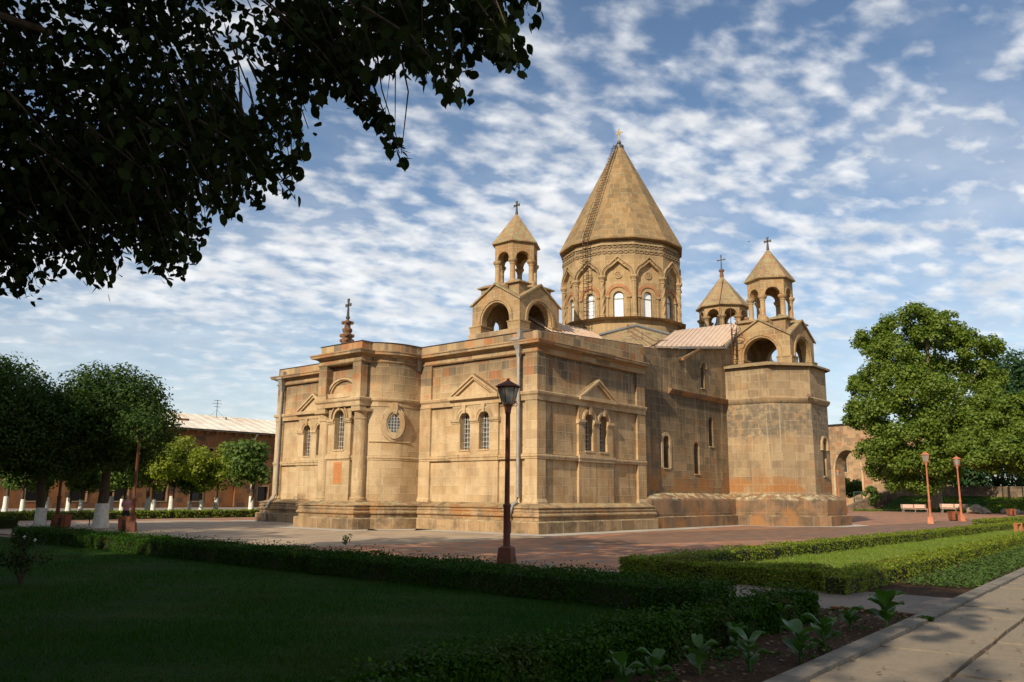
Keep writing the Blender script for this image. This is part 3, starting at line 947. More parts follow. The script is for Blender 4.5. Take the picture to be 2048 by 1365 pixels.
mb.build('stone_bench', M['bench'], cath, 30)
mb = MB()
mb.fbox(FA, -.72 + .0, -.42, 7.98, 8.14, .0, .32)
mb.build('floodlight_box', M['boxgrey'], cath)
# apse roof slabs, thick with lichen
mb = MB()
ca = (23.58, -1.0)
rows = []
for k, z in ((1.0, 9.98), (1.0, 10.1), (.985, 10.13), (.70, 10.42), (.30, 10.5)):
    rows.append([(ca[0] + (x - ca[0]) * k + (0 if k < .9 else (.3 * (1 if x > ca[0] else -1) if abs(x - ca[0]) > 2 else .12 * (1 if x > ca[0] else -1))), (ca[1] + (y - ca[1]) * k - (.3 if (k > .9 and y < -1) else 0)) if y < 0 else YS - .05, z) for x, y in AV])
mb.grid(rows)
mb.f([(23.58 - 1, YS, 10.5), (23.58 + 1, YS, 10.5), (23.58, -2, 10.5)])
mb.build('apse_roof', M['lichen'], cath)

# bodies of the building behind the faces, and the sides that the photograph does not show
mb = MB()
mb.box(.56, 9.7, .56, 20.55, 0, 9.05)
mb.box(9.6, 33.7, .98, 20.7, 0, 9.9)
mb.panel(Fr((0, 21.1), (1, 0), (0, 1)), [(0, .1), (9.5, .1), (9.5, 9.42), (0, 9.42)], [], -.2, -.02)
mb.box(33.65, 38.2, 6.6, 14.5, 0, 11.8)
mb.box(37.8, 44.2, 7.35, 13.75, 0, 16.4)
mb.box(20.1, 27.0, .9, 20.3, 9.7, 11.4)
mb.box(10.5, 36.6, 7.0, 14.1, 9.7, 11.3)
mb.panel(Fr((0, 20.9), (1, 0), (0, 1)), [(20.1, 9), (27, 9), (27, 11.4), (23.55, 13.6), (20.1, 11.4)], [], -.3, -.3)
mb.panel(Fr((0, YS + .02), (1, 0), (0, -1)), [(20.02, 9.7), (27.08, 9.7), (27.08, 11.4), (23.55, 13.62), (20.02, 11.4)], [], -.4, 0)
mb.box(20.0, 27.1, 20.6, 23.2, 0, 10)
mb.build('church_body', M['old'], cath)


def quad_roof(A, B, C, D, n, th=.05):
    """Sheet roof between eave A-B and ridge D-C with raised seams running from eave to ridge."""
    A, B, C, D = map(Vector, (A, B, C, D))
    mb = MB()
    rows = [[A.lerp(B, i / n), D.lerp(C, i / n)] for i in range(n + 1)]
    mb.grid(rows)
    mb.grid([[p - Vector((0, 0, th + .06)) for p in r] for r in rows])
    mb.grid([[r[0] for r in rows], [r[0] - Vector((0, 0, th + .06)) for r in rows]])
    mb.grid([[p for p in rows[-1]], [p - Vector((0, 0, th + .06)) for p in rows[-1]]])
    o = mb.build('roof', M['pink'], cath)
    mb = MB()
    for r in rows:
        mb.tube([r[0] + Vector((0, 0, .02)), r[1] + Vector((0, 0, .02))], .024, 4)
    mb.build('roof_seam', M['pink'], o)


quad_roof((11.2, YS - .14, 10.26), (19.95, YS - .14, 11.50), (23.55, YS - .14, 13.74), (23.55, 5.9, 13.80), 15)
quad_roof((27.15, YS - .14, 11.50), (34, YS - .14, 10.3), (23.55, 5.9, 13.80), (23.55, YS - .14, 13.74), 10)
quad_roof((11.6, 6.9, 11.35), (17.6, 6.9, 11.75), (19.0, YC, 13.72), (11.6, YC, 13.60), 12)
quad_roof((17.6, 14.2, 11.75), (11.6, 14.2, 11.35), (11.6, YC, 13.60), (19.0, YC, 13.72), 12)
quad_roof((9.6, .45, 10.06), (13.2, .45, 10.40), (17.6, 6.9, 11.3), (11.6, 6.9, 11.0), 6)
quad_roof((13.2, 20.65, 10.40), (9.6, 20.65, 10.06), (11.6, 14.2, 11.0), (17.6, 14.2, 11.3), 6)
mb = MB()
mb.prism([(11.7, 7.0, 9), (11.7, 14.1, 9), (11.7, 14.1, 11.2), (11.7, YC, 13.45), (11.7, 7.0, 11.2)], (.4, 0, 0))
mb.box(8.6, 13.2, 8.35, 12.75, 9, 12.0)
mb.build('east_arm_gable', M['old'], cath)
quad_roof((36.6, .9, 10.3), (36.6, 20.2, 10.3), (28, YC, 13.6), (28, YC, 13.6), 6)
quad_roof((19.95, 21, 11.5), (13.0, 20.7, 10.46), (23.55, 15.2, 13.8), (23.55, 21, 13.74), 10)
mb = MB()
mb.tube([(12.9, YS - .24, 10.38), (15.6, YS - .24, 10.80)], .05, 6)
mb.prism([(13.6, YS - .30, 10.55), (20.06, YS - .30, 11.47), (20.06, YS - .30, 11.34), (13.6, YS - .30, 10.42)], (0, .14, 0))
mb.prism([(20.02, YS - .2, 11.50), (23.55, YS - .2, 13.79), (23.55, YS - .2, 13.60), (20.06, YS - .2, 11.32)], (0, .14, 0))
mb.build('gutter', M['zinc'], cath)
# stone slopes that fill the corners between the arms, with a lead flashing against the drum base
for sx, sy in ((-1, -1), (1, -1), (-1, 1), (1, 1)):
    mb = MB()
    q = [(XC + sx * 3.3, YC + sy * 3.35, 13.70), (XC + sx * 5.1, YC + sy * 1.4, 12.95), (XC + sx * 7.3, YC + sy * 5.9, 11.0), (XC + sx * 2.3, YC + sy * 5.45, 12.95)]
    lo = [(x, y, z - .35) for x, y, z in q]
    vs = [mb.v(p) for p in q]
    vl = [mb.v(p) for p in lo]
    mb.f([vs[0], vs[1], vs[2]])
    mb.f([vs[0], vs[2], vs[3]])
    for i in range(4):
        mb.f([vs[i], vs[(i + 1) % 4], vl[(i + 1) % 4], vl[i]])
    mb.build('corner_roof', M['lichen'], cath)
mb = MB()
F = None
mb.tube([(XC - 5.05, YC - 1.35, 13.08), (XC - 3.32, YC - 3.38, 13.80), (XC - 2.25, YC - 5.4, 13.08)], .13, 4)
mb.build('flashing', M['lead'], cath)
mb = MB()
for dz in (0, .35):
    mb.tube([(18.2, 6.6, 13.1 + dz), (14.9, 2.5, 11.0 + dz), (13.9, 1.0, 10.75 + dz)], .022, 5)
for tt in (0, .45, .9):
    p = Vector((18.2, 6.6, 12.9)).lerp(Vector((14.2, 1.6, 10.6)), tt)
    mb.tube([p, p + Vector((0, 0, .6))], .02, 5)
mb.build('roof_handrail', M['rustiron'], cath)

# ------------------------------------------------------------------ drum and dome
NV = 12
RD = 4.62
AP, CH = RD * math.cos(R(15)), 2 * RD * math.sin(R(15))
dv = [(XC + RD * math.cos(R(15 + 30 * k)), YC + RD * math.sin(R(15 + 30 * k))) for k in range(12)][::-1]
mb = MB()
aw = {}
for k in range(12):
    a = R(30 * k)
    F = Fr((XC + AP * math.cos(a), YC + AP * math.sin(a)), (-math.sin(a), math.cos(a)), (math.cos(a), math.sin(a)))
    aw[k] = F
    h = CH / 2
    mb.panel(F, [(-h, 12.3), (h, 12.3), (h, 20.1), (-h, 20.1)], [arched(0, .38, 14.50, 16.12)], -.45, -.20)
    # the outer skin above the blind arch
    hw = 1.0
    arch = [(-hw, 17.62)] + [(-hw * math.cos(R(x)), 17.66 + .78 * math.sin(R(x))) for x in range(0, 61, 10)] + [(0, 18.78)] + [(hw * math.cos(R(x)), 17.66 + .78 * math.sin(R(x))) for x in range(60, -1, -10)] + [(hw, 17.62)]
    mb.panel(F, [(-h, 17.5), (-hw, 17.5)] + arch + [(hw, 17.5), (h, 17.5), (h, 20.1), (-h, 20.1)], [], -.2, 0, rim=lambda a, c: abs(a[0]) <= hw + .001 and abs(c[0]) <= hw + .001)
drum = mb.build('drum', M['tan'], cath)
mb = MB()
mb.sweep(dv, [(-.4, 12.2), (.08, 12.2), (.08, 13.98), (.14, 14.02), (.20, 14.10), (.28, 14.16), (.30, 14.28), (.24, 14.36), (-.4, 14.46)], closed=True)
mb.build('drum_base', M['tan'], drum, 30)
mb = MB()
mb.sweep(dv, [(-.1, 19.95), (.03, 19.96), (.05, 20.04), (.08, 20.08), (.07, 20.14), (.13, 20.20), (.16, 20.28), (.15, 20.32), (.20, 20.36), (.22, 20.42), (-.1, 20.46)], closed=True)
mb.build('drum_cornice', M['tan'], drum, 30)
for k in range(12):
    F = aw[k]
    near = k in (4, 5, 6, 7, 8, 9, 10)
    mb = MB()
    hw = 1.0

    def pa(o):
        return [(-hw - o, 17.5)] + [(-(hw + o) * math.cos(R(x)), 17.66 + (.78 + o) * math.sin(R(x))) for x in range(0, 61, 6)] + [(0, 18.78 + o * 1.35)] + [((hw + o) * math.cos(R(x)), 17.66 + (.78 + o) * math.sin(R(x))) for x in range(60, -1, -6)] + [(hw + o, 17.5)]
    mb.band(F, pa(-.05), pa(.03), -.2, .12)
    mb.band(F, pa(.03), pa(.17), -.05, .03)
    mb.band(F, pa(.17), pa(.245), -.05, .15)
    if near:                                   # carved leaves along the arch
        q = pa(.10)
        for i in range(len(q) - 1):
            for f_ in (.25, .75):
                u, z = q[i][0] + (q[i + 1][0] - q[i][0]) * f_, q[i][1] + (q[i + 1][1] - q[i][1]) * f_
                mb.fbox(F, u - .035, u + .035, z - .035, z + .035, 0, .095)
    mb.build('blind_arch', M['tan'], drum)
    mb = MB()
    mb.band(F, arc(0, 16.14, .66, 180, 0, 14), arc(0, 16.14, .90, 180, 0, 14), -.21, -.12)
    mb.build('window_hood', M['redtrim'], drum)
    mb = MB()
    for s_ in (-1, 1):
        mb.tube([F(s_ * .78, 14.44, -.17), F(s_ * .78, 16.0, -.17)], .065, 8)
        mb.fbox(F, s_ * .78 - .14, s_ * .78 + .14, 16.0, 16.14, -.21, -.06)
    mb.build('window_jamb', M['tan'], drum)
    if near:
        mb = MB()
        for r0, r1, d in ((.21, .285, -.11), (.0, .212, -.16)):
            mb.band(F, arc(0, 17.72, max(r0, .005), 0, 360, 20), arc(0, 17.72, r1, 0, 360, 20), -.21, d)
        for q in range(6):
            a = R(60 * q + 20)
            u, z = .11 * math.cos(a), 17.72 + .11 * math.sin(a)
            mb.fbox(F, u - .035, u + .035, z - .04, z + .04, -.17, -.12)
        mb.build('medallion', M['tan'], drum)
        window('drum_window', F, 0, .38, 14.50, 16.12, -.42, gm='pane', bars=None, midbar=15.95, fw=.04)
    # chain frieze
    mb = MB()
    for i in range(6):
        u = -CH / 2 + CH * (i + .5) / 6
        mb.tube([F(u + .175 * math.cos(x), 19.42 + .105 * math.sin(x), .03) for x in np.linspace(0, 2 * math.pi, 11)[:-1]], .05, 5, True)
        mb.band(F, arc(u, 19.93, .12, 180, 360, 8), arc(u, 19.93, .20, 180, 360, 8), -.02, .06)
        mb.fbox(F, u + CH / 12 - .05, u + CH / 12 + .05, 19.39, 19.45, -.01, .035)
    mb.build('frieze', M['tan'], drum)
    # twisted colonette on the corner
    a = R(15 + 30 * k)
    cx, cy = XC + (RD - .10) * math.cos(a), YC + (RD - .10) * math.sin(a)
    mb = MB()
    n, nz = 18, 34
    rows = []
    for j in range(nz + 1):
        z = 14.75 + (17.20 - 14.75) * j / nz
        rows.append([(cx + (.17 + (.028 * math.sin(4 * (2 * math.pi * i / n) + z * (9 if k % 2 else -9))) * (k != 7)) * math.cos(2 * math.pi * i / n),
                      cy + (.17 + (.028 * math.sin(4 * (2 * math.pi * i / n) + z * (9 if k % 2 else -9))) * (k != 7)) * math.sin(2 * math.pi * i / n), z) for i in range(n)])
    mb.grid(rows, cv=True)
    mb.lathe((cx, cy), [(.25, 14.36), (.25, 14.58), (.21, 14.6), (.23, 14.68), (.18, 14.76)], 12)
    mb.lathe((cx, cy), [(.16, 17.15), (.22, 17.2), (.18, 17.26), (.20, 17.36), (.27, 17.46), (.31, 17.5), (.31, 17.66), (.2, 17.68)], 8, a + R(22.5))
    mb.build('colonette', M['tan'], drum)
mb = MB()
ph = R(15)
mb.lathe((XC, YC), [(4.6, 20.40), (4.90, 20.43), (4.90, 20.52), (.34, 29.45), (.34, 29.62), (.12, 29.75)], 12, ph)
for k in range(12):                            # raised joint ribs of the roof
    pass
cone = mb.build('dome_roof', M['cone'], cath, 12)
mb = MB()
mb.lathe((XC, YC), [(.38, 29.35), (.38, 29.66), (.2, 29.72)], 12, ph)
mb.lathe((XC, YC), [(.06, 29.7), (.08, 29.78), (.15, 29.84), (.18, 29.94), (.14, 30.04), (.05, 30.1), (.04, 30.2)], 12)
mb.build('ball_finial', M['crossiron'], cone)
gx = cross((XC, YC), 30.12, .98, .66, .06, M['gold'], cone, 0)
mb = MB()
zm = 30.12 + .98 * .66
for u, z in ((-.33, zm), (.33, zm), (0, 31.10), (-.15, zm + .09), (.15, zm - .09), (.10, zm + .14), (-.10, zm - .14)):
    mb.lathe((XC, YC + u), [(.01, z - .05), (.045, z), (.01, z + .05)], 6)
mb.build('cross_ornament', M['gold'], cone)
# iron ladder up the drum and the cone
a = R(181)
er = Vector((math.cos(a), math.sin(a), 0))
et = Vector((-math.sin(a), math.cos(a), 0))
ctr = Vector((XC, YC, 0))
line = [ctr + er * 4.86 + Vector((0, 0, 13.4)), ctr + er * 4.94 + Vector((0, 0, 20.60))]
top = ctr + er * .42 + Vector((0, 0, 29.6))
mb = MB()
for s_ in (-.22, .22):
    o = et * s_
    mb.tube([line[0] + o, line[1] + o, top + o * .6 + er * .12], .028, 5)
    mb.tube([line[1] + o * 1.2 + er * .24, top + o * .8 + er * .2], .018, 4)
for i in range(24):
    p = line[0].lerp(line[1], (i + .5) / 24)
    mb.tube([p - et * .26, p + et * .26], .022, 4)
for i in range(34):
    p = line[1].lerp(top + er * .12, (i + .5) / 34)
    s_ = .26 * (1 - .4 * i / 34)
    mb.tube([p - et * s_, p + et * s_], .022, 4)
    if i % 2 == 0:
        q = p + er * .22 * (1 - .25 * i / 34)
        for sg in (-1, 1):
            mb.tube([p + et * s_ * sg, q + et * s_ * 1.2 * sg], .013, 4)
for i in range(9):
    z = 14.2 + i * .75
    p = ctr + er * 4.87 + Vector((0, 0, z))
    mb.tube([p + et * (.32 * math.cos(x)) + er * (.05 + .6 * math.sin(x)) for x in np.linspace(0, math.pi, 7)], .016, 4)
mb.build('roof_ladder', M['rustiron'], cath)


# ------------------------------------------------------------------ the open turrets
def turret(cx, cy, zb, ph, s=2.03, nc=6, R1=1.30, Re=1.72, cross_ax=1, filled=()):
    """Square base with four gables and arches, carrying a ring of columns under a pointed roof. zb is the foot of the base."""
    zv, za = zb + 1.88, zb + 3.05
    mb = MB()
    trim = MB()
    frs = [Fr((cx - s, cy), (0, 1), (-1, 0)), Fr((cx, cy - s), (1, 0), (0, -1)), Fr((cx + s, cy), (0, 1), (1, 0)), Fr((cx, cy + s), (1, 0), (0, 1))]
    for fi, F in enumerate(frs):
        if fi in filled:                        # this arch is walled up but for a small opening
            mb.panel(F, arched(0, 1.2, zb - .02, zb + .68, 18), [arched(0, .36, zb + .15, zb + .75)], -.42, -.22, back=True)
            trim.band(F, arc(0, zb + .75, .37, 180, 0, 12), arc(0, zb + .75, .56, 180, 0, 12), -.48, -.38)
        o = arched(0, 1.17, zb - .01, zb + .68, 18)
        w_ = s if F.n.y == 0 else s - .5
        mb.panel(F, [(-s, zb - .3)] + [(-1.17, zb - .3)] + [(-1.17, zb + .68)] + arc(0, zb + .68, 1.17, 180, 0, 20)[1:-1] + [(1.17, zb + .68), (1.17, zb - .3), (s, zb - .3), (s, zv), (0, za), (-s, zv)], [], -.5, 0, back=True, rim=lambda a, c: abs(a[0]) < s - .1 and abs(c[0]) < s - .1)
        trim.band(F, [(-1.18, zb)] + arc(0, zb + .68, 1.18, 180, 0, 20) + [(1.18, zb)], [(-1.30, zb)] + arc(0, zb + .68, 1.30, 180, 0, 20) + [(1.30, zb)], -.05, -.0 + .012)
        trim.band(F, [(-1.30, zb)] + arc(0, zb + .68, 1.30, 180, 0, 20) + [(1.30, zb)], [(-1.47, zb)] + arc(0, zb + .68, 1.47, 180, 0, 20) + [(1.47, zb)], -.05, .075)
    t_ = mb.build('turret', M['turret'], cath)
    for sx in (-1, 1):
        for sy in (-1, 1):
            x, y = cx + sx * (s - .38), cy + sy * (s - .38)
            trim.hexa([(x - .45, y - .45, zb - .35), (x + .45, y - .45, zb - .35), (x + .45, y + .45, zb - .35), (x - .45, y + .45, zb - .35),
                       (x - .52, y - .52, zb + .40), (x + .52, y - .52, zb + .40), (x + .52, y + .52, zb + .40), (x - .52, y + .52, zb + .40)])
            trim.box(x - .55, x + .55, y - .55, y + .55, zb + .40, zb + .47)
    trim.build('arch_moulding', M['turret'], t_)
    mb = MB()                                   # crossed gable roofs of stone slabs
    O = Vector((cx, cy, za + .10))
    e = s + .13
    for k in range(4):
        a = math.pi / 2 * k
        ca_, sa_ = math.cos(a), math.sin(a)
        rot_ = lambda x, y: (cx + x * ca_ - y * sa_, cy + x * sa_ + y * ca_)
        A = Vector((*rot_(e, 0), za + .10))
        for sg in (-1, 1):
            B = Vector((*rot_(e, sg * e), zv + .02))
            dn = Vector((0, 0, -.13))
            mb.f([O, A, B])
            mb.f([O + dn, A + dn, B + dn])
            mb.f([A, B, B + dn, A + dn])
    mb.build('gable_roof', M['lichen'], t_, 10)
    z0 = zb + 2.85
    mb = MB()
    mb.lathe((cx, cy), [(R1 + .05, za - .9), (R1 + .12, za + .05), (R1 + .18, za + .12), (R1 + .1, za + .26), (R1 - .3, za + .3)], nc, ph)
    for sx in (-1, 1):
        for sy in (-1, 1):
            x, y = cx + sx * 1.22, cy + sy * 1.22
            mb.box(x - .42, x + .42, y - .42, y + .42, zv + .2, za - .02)
            mb.hexa([(x - .62, y - .62, za - .02), (x + .62, y - .62, za - .02), (x + .62, y + .62, za - .02), (x - .62, y + .62, za - .02),
                     (x - .62, y - .62, za + .07), (x + .62, y - .62, za + .07), (x + .62, y + .62, za + .07), (x - .62, y + .62, za + .07)])
            mb.hexa([(x - .62, y - .62, za + .07), (x + .62, y - .62, za + .07), (x + .62, y + .62, za + .07), (x - .62, y + .62, za + .07),
                     (x - .1, y - .1, za + .30), (x + .1, y - .1, za + .30), (x + .1, y + .1, za + .30), (x - .1, y + .1, za + .30)])
    mb.build('lantern_base', M['lichen'], t_)
    zc, zt = zb + 4.62, zb + 5.98
    lantern(cx, cy, za + .22, zc, zt, ph, nc, R1, Re, zb + 8.38, t_, .175)
    cross((cx, cy), zb + 8.40, .88, .52, .09, M['crossiron'], t_, .10, cross_ax, True)
    return t_


def lantern(cx, cy, z0, zc, zt, ph, nc, R1, Re, ztip, par, rc):
    for k in range(nc):
        a = ph + 2 * math.pi * k / nc
        x, y = cx + R1 * math.cos(a), cy + R1 * math.sin(a)
        mb = MB()
        mb.lathe((x, y), [(rc * 2.0, z0 - .25), (rc * 2.0, z0 + .02), (rc * 1.5, z0 + .14), (rc * 1.25, z0 + .18), (rc, z0 + .24), (rc * .95, zc - .12), (rc * 1.12, zc - .10), (rc * 1.12, zc - .05), (rc, zc - .02)], 14)
        mb.build('column', M['turret'], par)
    mb = MB()
    rr_ = R1 + .20
    ap = rr_ * math.cos(math.pi / nc)
    ch = 2 * rr_ * math.sin(math.pi / nc)
    hw = ch / 2 - .26
    zs = zc + .30
    for k in range(nc):
        a = ph + 2 * math.pi * (k + .5) / nc
        F = Fr((cx + ap * math.cos(a), cy + ap * math.sin(a)), (-math.sin(a), math.cos(a)), (math.cos(a), math.sin(a)))
        lo = [(-hw, zs - .06)] + arc(0, zs, hw, 180, 0, 12) + [(hw, zs - .06)]
        mb.panel(F, [(-ch / 2, zc + .02), (-ch / 2 + .22, zc + .02), (-ch / 2 + .22, zc + .2)] + lo + [(ch / 2 - .22, zc + .2), (ch / 2 - .22, zc + .02), (ch / 2, zc + .02), (ch / 2, zt), (-ch / 2, zt)], [], -.36, 0, back=True, rim=lambda a, c: min(a[1], c[1]) < zt - .01 and abs(a[0] + c[0]) < ch - .05)
        mb.band(F, arc(0, zs, hw, 180, 0, 12), arc(0, zs, hw + .11, 180, 0, 12), -.02, .03)
        a = ph + 2 * math.pi * k / nc
        x, y = cx + R1 * math.cos(a), cy + R1 * math.sin(a)
        mb.lathe((x, y), [(rc * 1.05, zc - .03), (rc * 1.5, zc + .06), (rc * 1.75, zc + .14), (rc * 1.75, zc + .24), (rc * 1.3, zc + .28)], 12)
    mb.lathe((cx, cy), [(rr_ - .3, zt - .02), (rr_ - .3, zt - .1), (.1, zt - .1)], nc, ph, False)
    mb.build('arcade', M['turret'], par)
    mb = MB()
    mb.lathe((cx, cy), [(rr_ - .1, zt - .06), (rr_ + .05, zt - .02), (Re, zt + .04), (Re, zt + .12), (.10, ztip - .06), (.03, ztip)], nc, ph)
    mb.build('lantern_roof', M['lichen'], par, 12)


turret(10.8, YC, 12.05, R(30), filled=(2, 3))
turret(23.58, -1.5, 10.25, 0)
# the big bell tower over the west porch
mb = MB()
bx = 41.0
mb.lathe((bx, YC), [(2.65, 15.4), (2.65, 16.35), (2.4, 16.5), (2.4, 16.75), (1.7, 16.8)], 8, R(22.5))
bt = mb.build('bell_tower', M['turret'], cath)
lantern(bx, YC, 16.85, 17.95, 19.10, R(22.5), 8, 2.02, 2.55, 22.4, bt, .24)
mb = MB()
mb.lathe((bx, YC), [(.16, 22.2), (.20, 22.5), (.14, 22.75), (.26, 22.9), (.26, 23.02), (.10, 23.1)], 10)
mb.build('finial', M['finialstone'], bt)
cross((bx, YC), 23.05, 1.45, .85, .07, M['crossiron'], bt, 0)
mb = MB()
mb.lathe((bx - 1.3, YC - .1), [(.05, 18.25), (.12, 18.2), (.17, 18.05), (.22, 17.7), (.36, 17.45), (.36, 17.4), (.05, 17.42)], 14)
mb.tube([(bx - 1.3, YC - .1, 18.2), (bx - 1.3, YC - .1, 18.9)], .03, 5)
mb.build('bell', M['iron'], bt)
mb = MB()
mb.tube([(bx - 2.45, YC - .9, 16.9), (bx - 2.5, YC - .9, 19.2), (bx - .35, YC - .3, 22.0)], .025, 4)
mb.build('lightning_wire', M['rustiron'], bt)
# ladder beside the transept turret
mb = MB()
x0, y0 = 20.75, YS - .35
for dx in (0, .62):
    mb.tube([(x0 + dx, y0, 10.1), (x0 + dx, y0, 12.75), (x0 + dx, y0 - .15, 12.95 + dx * .6), (x0 + dx, y0 + .12, 13.2 + dx * .6)], .03, 5)
for i in range(8):
    mb.tube([(x0, y0, 10.4 + i * .33), (x0 + .62, y0, 10.4 + i * .33)], .022, 4)
mb.tube([(x0 - .25 * 1, y0, 12.4)] + [(x0 + .31 + .42 * math.cos(x), y0 - .6 * math.sin(x), 12.35) for x in np.linspace(math.pi, 0, 8)], .022, 4)
mb.tube([(x0 + .31 + .42 * math.cos(x), y0 - .6 * math.sin(x), 11.9) for x in np.linspace(math.pi, 0, 8)], .022, 4)
mb.tube([(x0 - .12, y0, 11.5), (x0 - .12, y0, 14.3)], .025, 5)
mb.build('turret_ladder', M['rustiron'], cath)

# ------------------------------------------------------------------ ground and paving
def sheet(name, pts, z, m, kind='structure'):
    mb = MB()
    mb.f([(x, y, z) for x, y in pts])
    return struct(mb.build(name, m, None, 0), kind)


def rect(x0, x1, y0, y1):
    return [(x0, y0), (x1, y0), (x1, y1), (x0, y1)]


sheet('ground', rect(-700, 1800, -900, 1500), -.03, M['earth'])
sheet('plaza', rect(-17.3, 115, -13.9, 29.0), 0, M['redpave'])
sheet('plaza_south_paving', [(-6, -5.2), (4, -2.6), (30, -6.6), (78, -7), (100, -10), (100, -13), (30, -13), (12, -12.8), (2, -9.0), (-5, -7.2)], .004, M['brownpave'])
sheet('plaza_grey_paving', [(-17.3, 29.0), (-17.3, -5.5), (-13.5, -1.2), (-7.0, -2.6), (-2.0, -2.4), (-2.0, 29.0)], .004, M['greypave'])
sheet('plaza_red_band', rect(-17.3, 40, 26.0, 29.0), .008, M['redpave'])
b0 = MB()
b0.sweep(front[:-1] + [(10.15, 0), (10.15, YS)] + AV + [(34, YS), (34, 12)], [(-.3, .012), (2.0, .012)], ends=False)
struct(b0.build('border_paving', M['strip'], None, 0))
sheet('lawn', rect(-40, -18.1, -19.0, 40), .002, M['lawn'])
sheet('side_lawn', rect(-14.0, 60, -18.5, -13.9), .004, M['lawn_lit'])
sheet('flower_bed', [(-44, -21.8), (-16.5, -20.4), (-16.5, -19.0), (-44, -19.0)], .006, M['soil'])
sheet('side_bed', [(-13.6, -20.3), (90, -16.1), (90, -14), (-13.6, -18.4)], .006, M['soil'])
sheet('cross_path', [(-16.55, -20.45), (-13.6, -20.33), (-13.6, -12.9), (-16.55, -12.9)], .012, M['crosspave'])
sheet('yard_lawn', rect(-60, 17, 31.2, 44), .004, M['lawn_lit'])
sheet('yard_road', rect(-80, 60, 44, 67), .0, M['asphalt'])


def pivot(o, a=.043, p=(-22, -20.74)):
    """Swing something about the near end of the path, which runs a little askew to the cathedral."""
    o.rotation_euler.z = a
    x, y = o.location.x - p[0], o.location.y - p[1]
    o.location.x, o.location.y = p[0] + x * math.cos(a) - y * math.sin(a), p[1] + x * math.sin(a) + y * math.cos(a)
    return o


mb = MB()
x = -46.
while x < 120:                                  # the kerb stones of the path
    l_ = 1.0
    mb.box(x, x + l_ - .012, -20.94, -20.70, -.1, .065)
    x += l_
pivot(struct(mb.build('path_kerb', M['concrete'], None, 0)))
mb = MB()
x, k = -46., 0
rs = random.Random(3)
while x < 120:
    for y0, y1 in ((-21.90, -20.95), (-23.0, -21.96), (-24.3, -23.06), (-25.6, -24.36)):
        dz = rs.uniform(-.012, .012)
        mb.hexa([(x, y0, -.1), (x + 1.18, y0, -.1), (x + 1.18, y1, -.1), (x, y1, -.1),
                 (x, y0, .022 + dz), (x + 1.18, y0, .022 - dz), (x + 1.18, y1, .022 + rs.uniform(-.01, .01)), (x, y1, .022 + dz)])
    x += 1.205
pivot(struct(mb.build('path', M['slab'], None, 0)))
mb = MB()
mb.box(-16.56, -16.42, -20.45, -19.2, -.05, .05)
struct(mb.build('bed_edging', M['redstone'], None, 0))


# ------------------------------------------------------------------ leaves
QUAD = np.array([(0, -.5, 0), (.34, -.05, .06), (0, .5, 0), (-.34, -.05, .06)])
ELM = np.array([(0, -.5, 0), (.16, -.40, .03), (.30, -.22, .06), (.34, -.04, .07), (.29, .13, .06), (.20, .27, .04), (.08, .38, .02), (0, .54, -.03),
                (-.08, .37, .02), (-.21, .25, .04), (-.30, .11, .06), (-.33, -.06, .07), (-.28, -.25, .06), (-.14, -.42, .03)])
BLADE = np.array([(-.5, 0, 0), (.5, 0, 0), (.12, 0, 1.)])


def unit(a):
    return a / np.maximum(np.linalg.norm(a, axis=1, keepdims=True), 1e-6)


def cloud_mesh(name, V, k):
    """V: (N, k, 3) polygons."""
    n = len(V)
    me = bpy.data.meshes.new(name)
    me.vertices.add(n * k)
    me.vertices.foreach_set('co', np.ascontiguousarray(V, dtype=np.float32).ravel())
    me.loops.add(n * k)
    me.loops.foreach_set('vertex_index', np.arange(n * k, dtype=np.int32))
    me.polygons.add(n)
    me.polygons.foreach_set('loop_start', np.arange(0, n * k, k, dtype=np.int32))
    me.polygons.foreach_set('loop_total', np.full(n, k, dtype=np.int32))
    me.update(calc_edges=True)
    return me


def leaves(name, P, N, size, tmpl, m, T=None):
    """One polygon per leaf at P, facing N, its long axis along T."""
    n = len(P)
    N = unit(N)
    if T is None:
        T = rng.normal(size=(n, 3))
    T = unit(T - (T * N).sum(1, keepdims=True) * N)
    B = np.cross(T, N)
    size = np.broadcast_to(np.asarray(size, float), (n,))[:, None, None]
    V = P[:, None, :] + size * (tmpl[None, :, 0:1] * B[:, None, :] + tmpl[None, :, 1:2] * T[:, None, :] + tmpl[None, :, 2:3] * N[:, None, :])
    me = cloud_mesh(name, V, len(tmpl))
    me.materials.append(m)
    return me


def sph(n):
    return unit(rng.normal(size=(n, 3)))


def crown_points(clumps, per, out=.55):
    """Leaves on and inside a list of clumps (x, y, z, r): positions and facings."""
    C_ = np.array(clumps)
    idx = rng.choice(len(C_), size=per, p=C_[:, 3] ** 2 / (C_[:, 3] ** 2).sum())
    d = sph(per)
    rad = C_[idx, 3] * (1 - .55 * rng.random(per) ** 2.2) * (1 + .12 * rng.normal(size=per))
    P = C_[idx, :3] + d * rad[:, None] * np.array([1, 1, .82])
    N = d * out + sph(per) * .55 + np.array([0, 0, .35])
    return P, N


def ball_clumps(c, r, n, cr, hollow=.5, flat=0.):
    """Clumps spread through an ellipsoid."""
    out = []
    for d in sph(n):
        k = (hollow + (1 - hollow) * random.random()) * 1.
        z = d[2] * r[2] * k
        if flat and z < -flat * r[2]:
            z = -flat * r[2] * random.random()
        out.append((c[0] + d[0] * r[0] * k, c[1] + d[1] * r[1] * k, c[2] + z, cr * random.uniform(.65, 1.25)))
    return out


